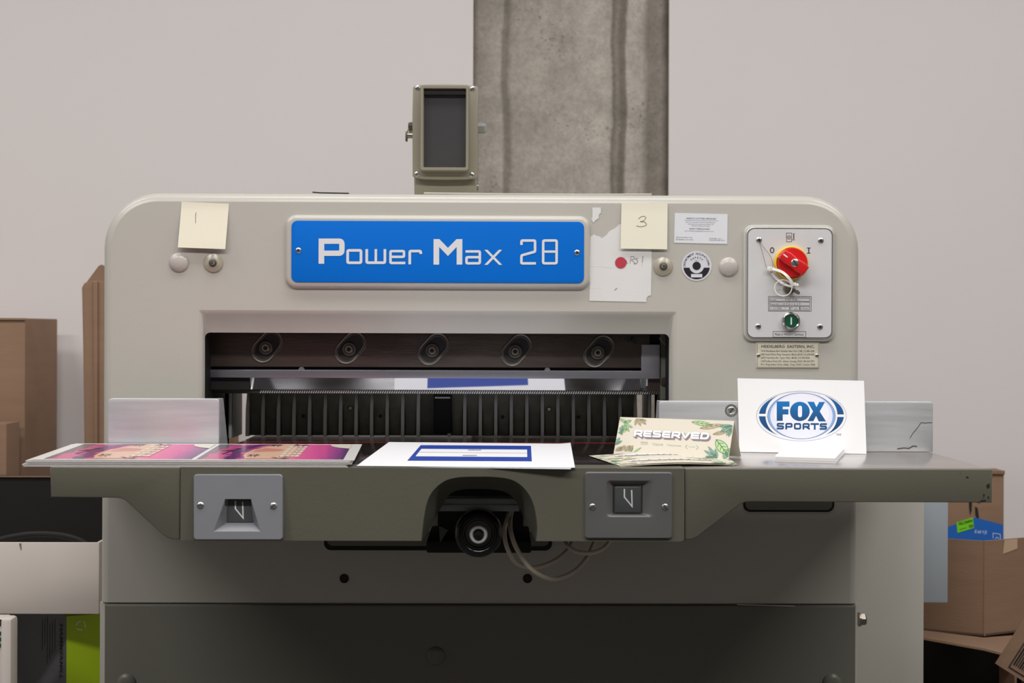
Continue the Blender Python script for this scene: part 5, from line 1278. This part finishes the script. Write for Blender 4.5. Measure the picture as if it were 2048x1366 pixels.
# lower open carton below it
lz0 = Lz(1300, 2.60, 1930)
e = thing('open_carton', (Lx(1930, 2.62), 2.75, 0.0), 'open brown carton on the floor under the large plain box', 'cardboard box')
mb = MB(); xl_, xr_ = Lx(1835, 2.62, 1300), Lx(2022, 2.62, 1300); zb2 = zb_b-0.006
y0, y1 = 2.62, 3.10
t = 0.005
mb.box((xl_-0.05, y1-t, 0), (xr_+0.2, y1, zb2), 'cardboard_shaded'); mb.box((xl_-0.05, y0, 0.0), (xl_-0.05+t, y1, zb2-0.001), 'cardboard')  # back wall near black, the interior's shade is in its material
mb.box((xl_-0.05, y0, 0.0), (xr_+0.2, y1, 0.005), 'cardboard'); mb.box((xr_+0.2-t, y0, 0.0), (xr_+0.2, y1, zb2-0.001), 'cardboard')
mb.build('box_body', e)
mb = MB()
P0, P1, P2, P3 = W(1835, 1260, 2.66), W(1968, 1276, 2.66), W(2022, 1308, 2.56), W(1835, 1268, 2.60)
Pb = [W(1835, 1259, 2.72), W(1968, 1275, 2.72), W(2060, 1268, 2.76)]; Pf = [W(1835, 1273, 2.60), W(1968, 1297, 2.58), W(2024, 1311, 2.56)]
dn = Vector((0, 0, -0.004))
mb.add(Pb+Pf+[p+dn for p in Pb+Pf], [[0, 1, 4, 3], [1, 2, 5, 4], [6, 7, 10, 9], [7, 8, 11, 10], [3, 4, 10, 9], [4, 5, 11, 10], [0, 1, 7, 6], [1, 2, 8, 7]], 'cardboard'); mb.build('front_flap', e)
mb = MB(); q = [W(1848, 1290, 2.66), W(2022, 1312, 2.66)]; mb.box((Lx(2021, 2.60, 1340), 2.58, 0.0), (Lx(2026, 2.60, 1340), 2.66, Lz(1312, 2.60, 2022)), 'cardboard', r=0.001); mb.build('corner_post', e)
# small carton with a barcode, tipped
mb = MB(); f_ = PP((0, 2.45, 0), (0, -1, 0)); e = thing('barcode_carton', W(2060, 1366, 2.45), 'tipped brown carton with a black barcode at the bottom right corner', 'cardboard box')
Q = [(1998, 1332), (2066, 1226), (2190, 1304), (2122, 1410)]
mb.prism(f_, Q, -0.02, 0, 'cardboard')
def qm(u, v):
    a_, b_, c_, d_ = Q[1], Q[0], Q[3], Q[2]      # u along the long left edge from top to bottom, v across
    return (a_[0]+(b_[0]-a_[0])*u+(d_[0]-a_[0])*v, a_[1]+(b_[1]-a_[1])*u+(d_[1]-a_[1])*v)
mb.stroke(f_, [qm(0.05, 0.12), qm(0.93, 0.12), qm(0.93, 0.9), qm(0.05, 0.9)], 2.5, 'slot_dark', 0.0006, closed=True)
for k in range(22):
    v_ = 0.16+k*0.016*2; 
    if v_ > 0.86: break
    mb.stroke(f_, [qm(0.10, v_), qm(0.86, v_)], 2.2 if k % 3 else 3.6, 'slot_dark', 0.0006)
mb.build('box_body', e)
